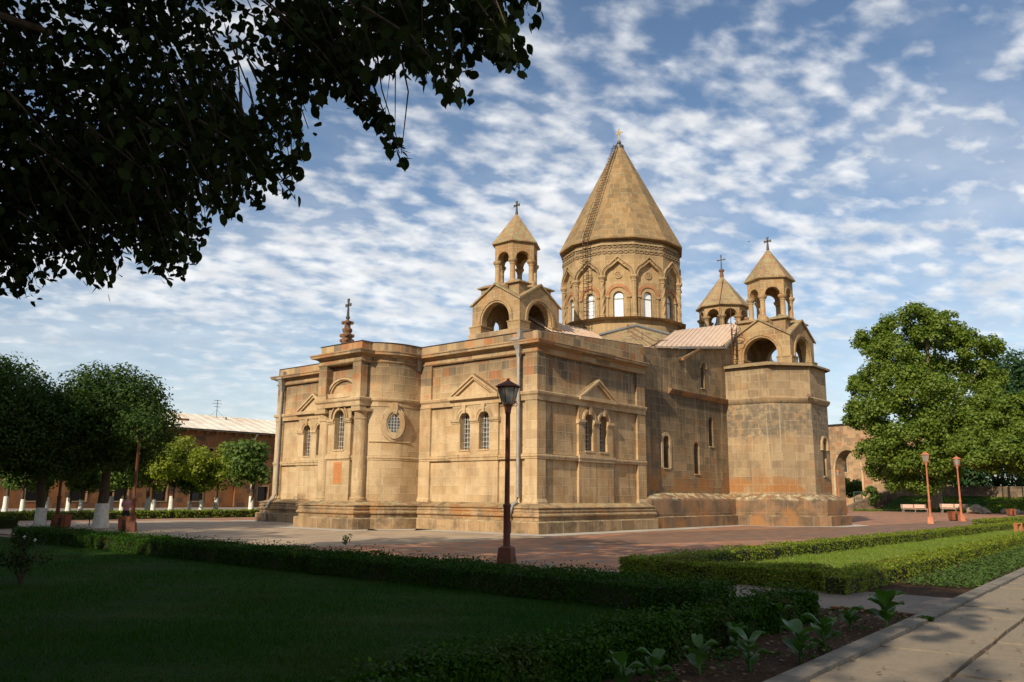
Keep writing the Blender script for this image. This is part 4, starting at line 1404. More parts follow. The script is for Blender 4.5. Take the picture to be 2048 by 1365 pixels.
def trunk_mb(h, r0, r1, limbs, lean=(0, 0), wob=.06):
    mb = MB()
    pts, rs_ = [], []
    for i in range(7):
        t_ = i / 6
        pts.append((lean[0] * t_ + random.uniform(-wob, wob) * (i > 0) * r0 * 3, lean[1] * t_ + random.uniform(-wob, wob) * (i > 0) * r0 * 3, h * t_))
        rs_.append((r0 * (1.35 if i == 0 else 1) + (r1 - r0) * t_))
    mb.tube(pts, rs_, 12)
    for (x, y, z) in limbs:
        a = Vector(pts[-1]) - Vector((0, 0, h * .12))
        e = Vector((x, y, z))
        mid = a.lerp(e, .45) + Vector((random.uniform(-.2, .2), random.uniform(-.2, .2), .12 * (e - a).length))
        mb.tube([a, mid, e], [r1 * .75, r1 * .5, r1 * .15], 7)
    return mb


def tree(name, label, loc, th, tr, clumps, nleaf, lsize, lm, bark='bark', white=0., group=None, rz=0., lean=(0, 0), out=.55, cat='tree'):
    o = thing(name, label, cat, loc, rz, group)
    big = sorted(clumps, key=lambda c: -c[3])
    pool = big[:max(6, len(big) // 2)]
    limbs = [(c[0], c[1], c[2]) for c in random.sample(pool, min(7, len(pool)))]
    trunk_mb(th, tr, tr * .72, limbs, lean).build('trunk', M[bark], o)
    if white:
        mb = MB()
        mb.lathe((lean[0] * .05, lean[1] * .05), [(tr * 1.5, -.02), (tr * 1.42, .15), (tr * 1.22, .4 * white), (tr * 1.10, white)], 14, 0, True)
        mb.build('whitewash_band', M['white'], o)
    P, N = crown_points(clumps, nleaf, out)
    sz = lsize * (.7 + .6 * rng.random(nleaf))
    link('crown', leaves('crown', P, N, sz, QUAD, M[lm]), o)
    return o


# ------------------------------------------------------------------ hedges and lawns
def hedge(label, x0, x1, y0, y1, h, n, lm='leaf_hedge', size=.045, gaps=None, cat='hedge', tall=.02, name='hedge'):
    o = thing(name, label, cat, ((x0 + x1) / 2, (y0 + y1) / 2, 0))
    w_, l_ = (x1 - x0) / 2, (y1 - y0) / 2
    mb = MB()
    mb.box(-w_ + .07, w_ - .07, -l_ + .07, l_ - .07, 0, h - .07)
    mb.build('hedge_twigs', M['hcore'], o)
    A = np.array([4 * w_ * l_, 4 * w_ * l_, 2 * w_ * h, 2 * w_ * h, 2 * l_ * h, 2 * l_ * h])
    A[1] = 0
    f_ = rng.choice(6, size=n, p=A / A.sum())
    a, b_, j = rng.random(n) * 2 - 1, rng.random(n), np.abs(rng.normal(size=n)) * .035
    P = np.zeros((n, 3))
    N = np.zeros((n, 3))
    top, s0, s1, e0, e1 = f_ == 0, f_ == 2, f_ == 3, f_ == 4, f_ == 5
    P[top] = np.c_[a[top] * w_, (b_[top] * 2 - 1) * l_, h - j[top]]
    N[top] = (0, 0, 1)
    for q, sg in ((s0, -1), (s1, 1)):
        P[q] = np.c_[a[q] * w_, sg * (l_ - j[q]), b_[q] * h]
        N[q] = (0, sg, .2)
    for q, sg in ((e0, -1), (e1, 1)):
        P[q] = np.c_[sg * (w_ - j[q]), a[q] * l_, b_[q] * h]
        N[q] = (sg, 0, .2)
    # uneven clipping: the surface swells and sinks along the hedge
    ph = rng.random(6) * 6
    run = P[:, 0] + P[:, 1]
    sw = .035 * np.sin(run * 2.1 + ph[0]) + .03 * np.sin(run * 4.7 + ph[1]) + .02 * np.sin(run * 9.3 + ph[2])
    P += N * sw[:, None] + rng.normal(size=P.shape) * .012
    up_ = rng.random(n) < .10
    P[top & up_, 2] += rng.random((top & up_).sum()) * tall * 3
    N = N + sph(n) * .9
    link('hedge_leaves', leaves('hedge_leaves', P, N, size * (.6 + .8 * rng.random(n)), QUAD, M[lm]), o)
    return o


def grass(name, label, n, pick, hgt, wid, m='grass'):
    xy = pick(n)
    n = len(xy)
    a = rng.random(n) * 2 * np.pi
    d = np.c_[np.cos(a), np.sin(a)]
    h = hgt * (.5 + rng.random(n))
    lean = rng.normal(size=(n, 2)) * .45
    fld = np.sin(xy[:, 0] * 1.7 + 2 * np.sin(xy[:, 1] * .9)) + np.sin(xy[:, 1] * 1.3 + 1.5 * np.sin(xy[:, 0] * .7)) + .7 * np.sin(xy[:, 0] * 4.1 + xy[:, 1] * 3.3)
    h *= 1 + .28 * fld
    h = np.maximum(h, .012)
    V = np.zeros((n, 3, 3))
    wv = (wid * (.6 + .8 * rng.random(n)))[:, None]
    V[:, 0, :2] = xy - d * wv
    V[:, 1, :2] = xy + d * wv
    V[:, 2, :2] = xy + lean * h[:, None]
    V[:, 2, 2] = h
    V[:, :2, 2] = .003
    me = cloud_mesh(name, V, 3)
    me.materials.append(M[m])
    o = link(name, me)
    tag(o, label, 'grass')
    o['kind'] = 'stuff'
    return o


def near_pick(x0, x1, y0, y1, power=1.4):
    def f(n):
        m_ = n * 6
        xy = np.c_[x0 + (x1 - x0) * rng.random(m_), y0 + (y1 - y0) * rng.random(m_)]
        d = np.hypot(xy[:, 0] - CAM[0], xy[:, 1] - CAM[1])
        v = xy - CAM[:2]
        yaw = np.degrees(np.arctan2(v[:, 1], v[:, 0])) - math.degrees(YAW)
        ok = (np.abs(yaw) < 38) & (d > 3)
        xy, d = xy[ok], d[ok]
        p = 1 / d ** power
        k = min(n, len(xy))
        return xy[rng.choice(len(xy), size=k, replace=False, p=p / p.sum())]
    return f


grass('lawn_grass', 'short shaded grass of the front lawn', 150000, near_pick(-30, -18.5, -18.9, 20), .045, .004, 'grass_shaded')
grass('side_lawn_grass', 'bright sunlit grass of the lawn between the two right hand hedges', 110000, near_pick(-13.5, 45, -18.2, -14.3, 1.0), .06, .006)
grass('yard_grass', 'green strip of grass under the small trees of the yard', 26000, near_pick(-40, 17, 31.3, 44, .3), .14, .03)

hedge('long clipped hedge between the dark front lawn and the plaza', -18.75, -17.75, -18.2, 8.4, .42, 90000, tall=.05, lm='leaf_hedge_shaded')
hedge('clipped hedge along the flower bed, nearest to the camera', -26, -17.9, -19.5, -19.0, .36, 60000, tall=.05, lm='leaf_hedge_shaded')
hedge('sunlit clipped hedge behind the bright lawn, along the plaza', -13.55, 58, -14.3, -13.78, .38, 80000)
pivot(hedge('clipped hedge in front of the bright lawn, along the ground cover bed', -14.5, 52, -18.8, -18.28, .36, 90000), .04, (-14.5, -18.5))
hedge('short clipped hedge at the near end of the bright lawn', -14.2, -13.58, -18.3, -13.78, .38, 22000)
hedge('far hedge behind the lit lawn, turning the corner by the lamps', 26, 62, -12.9, -12.2, .50, 26000, size=.07)
hedge('low sunlit hedge in front of the whitewashed yard trees', -60, 17.2, 30.4, 31.2, .48, 30000, size=.12)
hedge('dark clipped hedge block at the left edge beside a whitewashed trunk', -17.2, -15.0, 18.6, 24, .45, 9000, size=.06, lm='leaf_hedge_shaded')
# soil-hugging plants in the right bed
n = 26000
xy = near_pick(-11.8, 60, -20.2, -18.9, 1.0)(n)
xy[:, 1] += (xy[:, 0] + 12) * .042
n = len(xy)
P = np.c_[xy, .02 + .12 * rng.random(n) ** 1.5]
o = link('ground_cover', leaves('ground_cover', P, sph(n) * .6 + np.array([0, 0, 1.]), .055 * (.6 + .8 * rng.random(n)), QUAD, M['leaf_cover']))
tag(o, 'low leafy ground cover in the bed beside the kerb', 'ground cover')
o['kind'] = 'stuff'
n = 2600                                       # weeds and fallen leaves on the bed
xy = np.c_[-24.5 + 8 * rng.random(n), -20.6 + 1.6 * rng.random(n)]
cx = xy[rng.choice(n, 46)]
xy[:1900] = cx[rng.choice(46, 1900)] + rng.normal(size=(1900, 2)) * .09
P = np.c_[xy, .012 + .07 * rng.random(n) ** 2]
o = link('weeds', leaves('weeds', P[:1900], sph(1900) * .7 + np.array([0, 0, 1.]), .045 * (.5 + rng.random(1900)), QUAD, M['leaf_hedge_shaded']))
tag(o, 'small weeds on the bare soil of the flower bed', 'weeds')
o['kind'] = 'stuff'
P = np.r_[P[1900:], np.c_[-26 + 16 * rng.random(260), -24 + 3.3 * rng.random(260), .045 + .01 * rng.random(260)]]
o = link('fallen_leaves', leaves('fallen_leaves', P, sph(len(P)) * .35 + np.array([0, 0, 1.]), .045 * (.5 + rng.random(len(P))), ELM, M['deadleaf']))
tag(o, 'dry brown leaves fallen on the bed and the path', 'fallen leaves')
o['kind'] = 'stuff'
# flowers in the bright lawn
xy = near_pick(-10, 34, -17.8, -13.8, .6)(420)
P = np.c_[xy, .07 + .03 * rng.random(len(xy))]
o = link('clover_flowers', leaves('clover_flowers', P, sph(len(P)) + np.array([0, 0, 1.5]), .022, QUAD, M['petal']))
tag(o, 'tiny white flowers scattered over the bright lawn', 'flowers')
o['kind'] = 'stuff'


# ------------------------------------------------------------------ cannas and shrubs
def canna(label, loc, h, nl, rz, seed):
    rd = random.Random(seed)
    o = thing('canna_plant', label, 'canna plant', loc, rz, 'canna plants in the flower bed')
    mb = MB()
    mb.tube([(0, 0, 0), (.02, .01, h * .5), (.02, 0, h * .8)], [.016, .013, .006], 7)
    mb.build('stalk', M['leaf_canna'], o)
    for i in range(nl):
        a = i * 2.4 + rd.uniform(-.4, .4)
        z0 = h * (.15 + .6 * i / max(1, nl - 1))
        L = h * rd.uniform(.62, .85)
        W = L * rd.uniform(.27, .36)
        el = R(rd.uniform(40, 70))
        rows = []
        for j in range(9):
            t_ = j / 8
            bend = el - 1.1 * t_ * t_ * rd.uniform(.6, 1.1)
            r = L * t_ * math.cos(el * (1 - .25 * t_))
            z = z0 + L * (t_ * math.sin(el) - .38 * t_ * t_)
            wd = W * (math.sin(math.pi * min(1, t_ * .93 + .05)) ** .8) * (1 if t_ < .97 else .2)
            cx_, cy_ = r * math.cos(a), r * math.sin(a)
            tx, ty = -math.sin(a), math.cos(a)
            rows.append([(cx_ + tx * wd * q, cy_ + ty * wd * q, z + abs(q) * wd * .32 + .012 * math.sin(7 * t_ + q * 3)) for q in (-1, -.5, 0, .5, 1)])
        mb = MB()
        mb.grid(rows)
        mb.build('leaf', M['leaf_canna'], o, 80)
    return o


CAN = [((1455, 1225), .42, 4, 'canna plant at the back of the bed, its leaf against the hedge end'), ((1775, 1258), .62, 7, 'tallest canna plant, lit, at the bed corner beside the kerb'),
       ((1650, 1305), .52, 6, 'canna plant against the kerb, second along the bed'), ((1560, 1268), .50, 5, 'canna plant with one broad upright leaf near the hedge end'),
       ((1600, 1330), .55, 6, 'pale broad-leaved canna plant in the middle of the bed'), ((1500, 1345), .50, 6, 'canna plant by the lower part of the kerb'),
       ((1400, 1350), .44, 5, 'dark canna plant between the hedge and the kerb'), ((1310, 1368), .40, 5, 'canna plant with curled leaves near the bottom of the photo'),
       ((1245, 1385), .42, 5, 'lowest canna plant beside the hedge'), ((1700, 1262), .40, 5, 'small canna plant behind the tallest one'), ((1475, 1300), .40, 4, 'small canna plant in the hedge shadow')]
for i, ((u, v), h, nl, lab) in enumerate(CAN):
    canna(lab, ground(u, v), h * .74, nl + 1, i * 1.3, i + 5)


def shrub(label, loc, r, h, n, lm, size, cat='shrub', name='shrub', group=None):
    o = thing(name, label, cat, loc, 0, group)
    cl = ball_clumps((0, 0, h * .6), (r, r, h * .42), 9, r * .42, .3)
    mb = MB()
    for k in range(6):
        a = k * 1.05
        mb.tube([(0, 0, 0), (.3 * r * math.cos(a), .3 * r * math.sin(a), h * .4), (.7 * r * math.cos(a), .7 * r * math.sin(a), h * .85)], [.02, .013, .005], 5)
    mb.build('stem', M['bark'], o)
    P, N = crown_points(cl, n)
    link('foliage', leaves('foliage', P, N, size * (.6 + .8 * rng.random(n)), QUAD, M[lm]), o)
    return o


sb = shrub('loose rose bush with a white bloom in the dark lawn at the left edge', ground(40, 1168), .55, .95, 900, 'leaf_elm', .06, 'rose bush', 'rose_bush')
mb = MB()
for dx, dz in ((-.1, .86), (.08, .80)):
    mb.lathe((dx, -.25), [(.01, dz - .03), (.035, dz), (.01, dz + .03)], 7)
mb.build('bloom', M['petal'], sb)
shrub('seedling growing out of the top of the long hedge', ground(690, 1112) + Vector((0, 0, .30)), .14, .28, 60, 'leaf_dark', .07, 'seedling', 'seedling')
shrub('small weed tuft growing in the joint of the kerb', ground(1850, 1246), .10, .10, 90, 'leaf_hedge_shaded', .05, 'weed', 'weed_tuft')
o = shrub('tall clipped evergreen bush at the right edge behind the hedges', ground(2052, 1020) , 1.3, 4.6, 2600, 'leaf_hedge', .22, 'bush', 'clipped_bush')
q_ = along(1712, 1008, 182)
shrub('round green bush behind the arch of the gate', (q_.x, q_.y, 0), 3.2, 6.0, 3000, 'leaf_mid', .5, 'bush', 'bush')
q_ = along(1785, 1008, 178)
shrub('yellow green bush right of the gate pier', (q_.x, q_.y, 0), 4, 5.5, 3000, 'leaf_mid', .5, 'bush', 'bush')

# ------------------------------------------------------------------ trees
# two pollarded trees with whitewashed feet on the left
cl = []
for i in range(64):                             # a full, round, clipped head
    z = 1 - 1.88 * (i + .5) / 64
    rr = math.sqrt(max(0, 1 - z * z)) * random.uniform(.86, 1.08)
    a = i * 2.39996
    cl.append((2.55 * rr * math.cos(a), 2.55 * rr * math.sin(a), 4.95 + 2.45 * z * random.uniform(.88, 1.08), random.uniform(.5, .95)))
    if i % 2:
        cl.append((1.6 * rr * math.cos(a), 1.6 * rr * math.sin(a), 4.8 + 1.4 * z, 1.0))
cl += [(-.5, -3.2, 4.5, .8), (-.3, -3.9, 4.9, .85), (-.9, -4.1, 4.6, .7), (-.6, -4.6, 4.4, .6), (-.4, -3.0, 5.2, .9), (-1.0, -5.3, 4.5, .75), (-.75, -5.3, 4.1, .55), (-1.3, -5.2, 4.8, .6), (-.7, -5.4, 4.45, .5)]
pol = tree('pollard_tree', 'big dark round-headed tree with whitewashed trunk foot, beside the person', ground(200, 1056), 2.9, .27, cl, 42000, .15, 'leaf_dark', 'bark', 1.15, 'pollarded trees at the plaza edge', lean=(.1, .15))
d = dup(pol, ground(79, 1057), 2.1, 'big dark tree with whitewashed trunk foot, cut by the left edge, beside the lamp base')
d.scale = (.80, .80, .82)
d2 = dup(pol, ground(-48, 1060), 4.1, 'big dark round-headed tree whose crown enters at the left edge of the photo')
# small yard trees with whitewashed trunks
kinds = []
for j, (lm, rr, hh) in enumerate((('leaf_lit', 1.9, 3.6), ('leaf_mid', 1.75, 3.4), ('leaf_dark', 1.8, 3.7))):
    cl = ball_clumps((0, 0, hh), (rr, rr, rr * .82), 20, rr * .42, .35)
    kinds.append((cl, lm))
YT = [(9, 1024.6, 2, 1.1), (43, 1029, 1, .95), (90, 1027.7, 2, 1.1), (135, 1026, 2, 1.05), (160, 1026, 1, .9), (220, 1024.6, 2, 1.15), (242, 1027.7, 1, 1.0),
      (294, 1024.6, 0, 1.15), (305, 1027.7, 0, 1.0), (341, 1024.6, 0, 1.2), (378, 1024, 1, .85), (401, 1027, 0, .95), (431, 1025, 0, 1.1), (501, 1027.5, 1, 1.25)]
ordn = ['first', 'second', 'third', 'fourth', 'fifth', 'sixth', 'seventh', 'eighth', 'ninth', 'tenth', 'eleventh', 'twelfth', 'thirteenth', 'last']
protos = {}
for i, (u, v, kd, s_) in enumerate(YT):
    lab = ('small ' + ('yellow-green', 'mid-green', 'dark green')[kd] + ' yard tree with whitewashed trunk, ' + ordn[i] + ' from the left' + (' beside the cathedral corner' if i == 13 else ''))
    if kd not in protos:
        cl, lm = kinds[kd]
        protos[kd] = tree('yard_tree', lab, ground(u, v), 2.3, .15, cl, 3600, .26, lm, 'bark', 1.15, 'whitewashed yard trees', i * 1.1, (random.uniform(-.15, .15), .1))
        protos[kd].scale = (s_,) * 3
    else:
        dup(protos[kd], ground(u, v), i * 1.7, lab, s_)
# the great plane tree on the right and its neighbours
g = ground(1872, 1024)
g = Vector((g.x, g.y, 0))
cl = []
for (u, v, dr_, r) in [(1830, 640, 0, 2.6), (1790, 660, 1, 2.6), (1870, 655, -1, 2.7), (1750, 690, 0, 2.6), (1800, 710, -4, 3.2), (1850, 715, 3, 3.2), (1905, 680, 2, 2.5), (1945, 690, 0, 2.3), (1975, 690, 2, 1.7),
                       (1745, 760, 0, 2.8), (1790, 770, -6, 3.4), (1850, 780, -7, 3.4), (1900, 760, 4, 3.2), (1950, 740, 3, 2.6), (1722, 770, 3, 1.7), (1730, 820, 0, 2.2), (1712, 835, 2, 1.7), (1770, 830, -5, 3.4), (1830, 840, -8, 3.6),
                       (1890, 840, -5, 3.6), (1945, 800, 0, 3.2), (1985, 760, 5, 2.0), (1755, 890, -2, 2.8), (1800, 905, -8, 3.2), (1860, 910, -8, 3.0), (1910, 890, -4, 3.2), (1760, 930, 0, 2.4), (1810, 960, -4, 2.3), (1850, 965, -6, 1.8), (1890, 940, 0, 2.4), (1735, 685, 1, 1.4), (1990, 700, 4, 1.1), (1890, 640, 1, 1.5), (1760, 668, 0, 1.4)]:
    p = along(u, v, 124 + dr_) - g
    for q in range(14):
        d = sph(1)[0] * r * random.uniform(.55, 1.0)
        cl.append((p.x + d[0], p.y + d[1], p.z + d[2] * .8, r * random.uniform(.30, .50)))
tree('plane_tree', 'great broad plane tree behind the two pale benches', g, 8.5, .95, cl, 95000, .38, 'leaf_plane', 'palebark', 0, None, 0, (.3, 0), cat='tree')
g2 = ground(2070, 1016)
cl = []
for (u, v, dr_, r) in [(2010, 735, 20, 3.4), (2050, 740, 22, 3.6), (2000, 775, 18, 3.2), (2040, 790, 20, 4), (2090, 760, 20, 4), (2010, 830, 18, 3.6), (2050, 850, 18, 4), (2100, 820, 20, 4.5), (2000, 890, 16, 3), (2040, 910, 18, 4), (2090, 900, 18, 4), (1985, 740, 18, 1.8)]:
    p = along(u, v, 128 + dr_) - g2
    cl.append((p.x, p.y, p.z, r))
    for q in range(2):
        d = sph(1)[0] * r
        cl.append((p.x + d[0], p.y + d[1], p.z + d[2] * .6, r * random.uniform(.35, .55)))
tree('evergreen_tree', 'dark evergreen tree behind the great plane tree at the right edge', g2, 9, .6, cl, 24000, .5, 'leaf_pine', 'bark', 0, cat='tree')
g3 = ground(2046, 1014)
cl = []
for (u, v, dr_, r) in [(1945, 905, 0, 2.2), (1985, 890, 0, 2.4), (2030, 870, -2, 2.6), (1980, 925, -3, 1.9), (2025, 915, -4, 2.4), (2065, 880, 0, 2.8), (2060, 930, -2, 2.2), (1960, 820, 2, 2.0), (2000, 845, 0, 2.2), (2040, 810, 2, 2.4), (2075, 830, 2, 2.4), (1930, 880, 2, 1.7)]:
    p = along(u, v, 108 + dr_) - g3
    for q in range(10):
        d = sph(1)[0] * r * random.uniform(.5, 1.05)
        cl.append((p.x + d[0], p.y + d[1], p.z + d[2] * .6, r * random.uniform(.3, .5)))
tree('plane_tree', 'plane tree with drooping sunlit boughs cut by the right edge', g3, 6.5, .5, cl, 36000, .34, 'leaf_plane', 'palebark', 0, cat='tree')
# a dark stand of trees behind them closes the view
for i, (u, dist, h) in enumerate(((1800, 190, 13), (1920, 175, 16), (2000, 180, 15))):
    p = along(u, 1000, dist)
    cl = ball_clumps((0, 0, h * .55), (h * .5, h * .5, h * .5), 20, h * .2, .4)
    tree('background_tree', ['dark tree behind the gate pier and the benches', 'dark tree behind the terrace wall', 'dark tree behind the right end of the terrace wall'][i], (p.x, p.y, 0), h * .35, .4, cl, 5000, .7, 'leaf_pine', 'bark', 0, 'trees behind the terrace')
sp = ground(1742, 1021)
cl = ball_clumps((0, 0, 2.4), (1.1, 1.1, 1.7), 12, .6, .3)
tree('sapling', 'slender young tree in front of the gate pier', (sp.x, sp.y, 0), 1.2, .07, cl, 1300, .3, 'leaf_mid', 'bark', 0, cat='sapling')

# shade trees east of the lawn (behind the camera's left shoulder); their shadows lie over the lawn and the plaza
def shade_tree():
    cl = ball_clumps((0, 0, 9.0), (5.6, 5.6, 6.6), 60, 1.75, .3)
    return tree('shade_tree', 'tall leafy tree of the row that shades the lawn', (-38, -7, 0), 4, .4, cl, 9000, .55, 'leaf_mid', 'bark', 0, 'row of tall shade trees', 0)


sh = shade_tree()
sh.scale = (1.0, 1.0, .98)
for i, (x, y, s_) in enumerate(((-38.5, 4.5, (1.05, 1.05, 1.26)), (-37.5, 13.5, (1.1, 1.1, 1.40)), (-38, 24, (1.1, 1.1, 1.34)), (-47, -2, 1.1), (-47, 9, 1.1), (-46, 20, 1.1), (-47, -16.5, 1.15), (-47, -27.5, (1.0, 1.0, 1.05)))):
    r = dup(sh, (x, y, 0), i * 2.3, 'tall leafy tree of the row that shades the lawn', s_)

# ------------------------------------------------------------------ the elm whose branches hang into the view
MASKX = [-400, 0, 60, 105, 150, 190, 215, 250, 300, 350, 405, 430, 480, 540, 575, 612, 622, 642, 690, 740, 790, 830, 880, 915, 948, 965, 1000, 1052, 1064, 1085, 1090]
MASKY = [620, 590, 616, 570, 548, 585, 612, 520, 548, 576, 508, 440, 446, 400, 405, 425, 300, 226, 182, 165, 150, 150, 205, 222, 200, 105, 130, 165, 80, 45, -50]


def project(P):
    v = P - CAM
    zc = v @ _fw
    return 1024 + FPX * (v @ _r2) / zc, 682.5 - FPX * (v @ _u2) / zc, zc


def in_mask(P, pad=0):
    u, v, zc = project(P)
    lim = np.interp(u, MASKX, MASKY, left=620, right=-50) - pad
    hole = (((u - 493) / 26) ** 2 + ((v - 172) / 60) ** 2 < 1) | (((u - 616) / 15) ** 2 + ((v - 245) / 30) ** 2 < 1)
    spray = (np.abs((u - 690) - (v - 150) * .66) < 34 - .06 * (v - 150)) & (v > 140) & (v < 335)
    ok = ((v < lim) & ~hole) | spray
    front_ = zc > .3
    inside = front_ & (u > -20) & (u < 2070) & (v > -20) & (v < 1400)
    return ~inside | ok


elm = thing('elm_tree', 'old elm whose dark leafy branches hang across the top left of the view', 'tree', (-34.5, -14.5, 0))
ex, ey = -34.5, -14.5
Ps, Ns, Ts, Ss = [], [], [], []
twig = MB()
tips = []
rd = random.Random(11)
# twigs that hang into the picture
while len(tips) < 500:
    u = rd.uniform(-120, 1085)
    lim = float(np.interp(u, MASKX, MASKY))
    v = lim - 3 - abs(rd.gauss(0, 1)) * (60 if len(tips) < 190 else 260)
    if v < -160 or (u > 470 and rd.random() < .42):
        continue
    tips.append((u, v, 7.2 - 3.1 * max(0, u) / 1080 + rd.uniform(-.7, 1.5) - (0 if v > lim - 90 else -rd.uniform(0, 1.5))))
for q in range(16):
    tips.append((700 + q * 7.5 + rd.uniform(-9, 9), 175 + q * 10.5, 4.9 + rd.uniform(-.15, .15)))
for (u, v) in ((1066, 30), (1030, 145), (1045, 120), (1015, 60), (1048, 40), (925, 195), (905, 170), (940, 205), (870, 165), (760, 160), (800, 330)):
    tips.append((u, v, 4.2 + rd.uniform(-.2, .3)))
for i, (u, v, dist) in enumerate(tips):
    tip = np.array(along(u, v, dist))
    to = np.array([ex, ey, tip[2] + 3.0]) - tip
    to /= np.linalg.norm(to)
    to += np.array([rd.gauss(0, .45), rd.gauss(0, .45), rd.gauss(0, .35)])
    L = rd.uniform(.45, .8)
    start = tip + to * L * .55 + np.array([0, 0, L * .85])
    mid = (tip + start) / 2 + np.array([rd.uniform(-.06, .06), rd.uniform(-.06, .06), .08])
    nl = 26
    for j in range(nl):
        t_ = (j + rd.random()) / nl
        p = (1 - t_) ** 2 * start + 2 * t_ * (1 - t_) * mid + t_ ** 2 * tip
        off = np.array([rd.gauss(0, 1), rd.gauss(0, 1), rd.gauss(0, .7)]) * .075 * (1.15 - .7 * t_)
        Ps.append(p + off - np.array([0, 0, .03]))
        Ns.append(np.array([rd.gauss(0, .8), rd.gauss(0, .8), rd.gauss(.25, .7)]))
        Ts.append(np.array([rd.gauss(0, .55), rd.gauss(0, .55), -1.0]))
        Ss.append(rd.uniform(.055, .092))
    twig.tube([start, mid, tip + (mid - tip) * .15], [.008, .005, .0025], 4)
# the mass of the crown above and behind
nb = 34000
cl = ball_clumps((-35.5, -16.2, 9.7), (7.0, 8.2, 5.3), 80, 1.9, .2) + ball_clumps((-36.5, -20.0, 10.6), (3.5, 3.6, 3.6), 26, 1.7, .2)
cl += [(rd.uniform(-32, -24.5), rd.uniform(-16, -3), rd.uniform(9.5, 13), rd.uniform(1.2, 1.9)) for q in range(26)]  # unseen overhead clumps, added to cut sky light on the lawn
Pb, Nb = crown_points(cl, nb)
nf = 24000                                     # thick inner foliage on the picture side
cl2 = []
for q in range(260):
    u, v = rd.uniform(-500, 1000), rd.uniform(-700, 480)
    if v > float(np.interp(u, MASKX, MASKY)) - 70 or (u > 430 and rd.random() < .80):
        continue
    p = along(u, v, rd.uniform(6.0, 10.5) - 2.2 * max(0, u) / 1080)
    cl2.append((p.x, p.y, p.z, rd.uniform(.28, .6)))
Pf, Nf = crown_points(cl2, nf)
Ps = np.concatenate([np.array(Ps), Pf, Pb])
Ns = np.concatenate([np.array(Ns), Nf, Nb])
Ss = np.concatenate([np.array(Ss), .058 + .04 * rng.random(nf), .34 + .22 * rng.random(nb)])
Ts = np.concatenate([np.array(Ts), rng.normal(size=(nf, 3)) * .6 + np.array([0, 0, -1.]), rng.normal(size=(nb, 3))])
keep = in_mask(Ps, -4) & (np.linalg.norm(Ps - CAM, axis=1) > 2.6)
u_, v_, z_ = project(Ps)
vis = (z_ > 0) & (u_ > -150) & (u_ < 2200) & (v_ > -150) & (v_ < 1500) & (Ss > .2)
keep &= ~vis                                   # only fine leaves where the branches come close
pe = np.array([ex, ey, 0])
link('crown', leaves('crown', (Ps - pe)[keep], Ns[keep], Ss[keep], ELM, M['leaf_elm'], Ts[keep]), elm)
tw = twig.build('twig', M['bark'], elm)
tw.location = -Vector(pe)
mb = MB()
mb.tube([(0, 0, 0), (.1, 0, 2), (0, .1, 4), (.2, -.2, 7), (.3, 0, 11)], [.62, .5, .46, .36, .15], 14)
for q in range(9):
    p = along(rd.uniform(-250, 500), rd.uniform(-500, 100), rd.uniform(6, 8)) - Vector(pe)
    a = Vector((.1, 0, rd.uniform(3.6, 6)))
    m_ = a.lerp(p, .5) + Vector((0, 0, .9))
    mb.tube([a, m_, p], [.17, .10, .02], 8)
for q in range(8):
    a = Vector((.1, 0, rd.uniform(4, 8)))
    p = Vector((rd.uniform(-6, 2), rd.uniform(-6, 6), rd.uniform(8, 14)))
    mb.tube([a, a.lerp(p, .5) + Vector((0, 0, .8)), p], [.2, .12, .03], 8)
mb.build('trunk', M['bark'], elm)

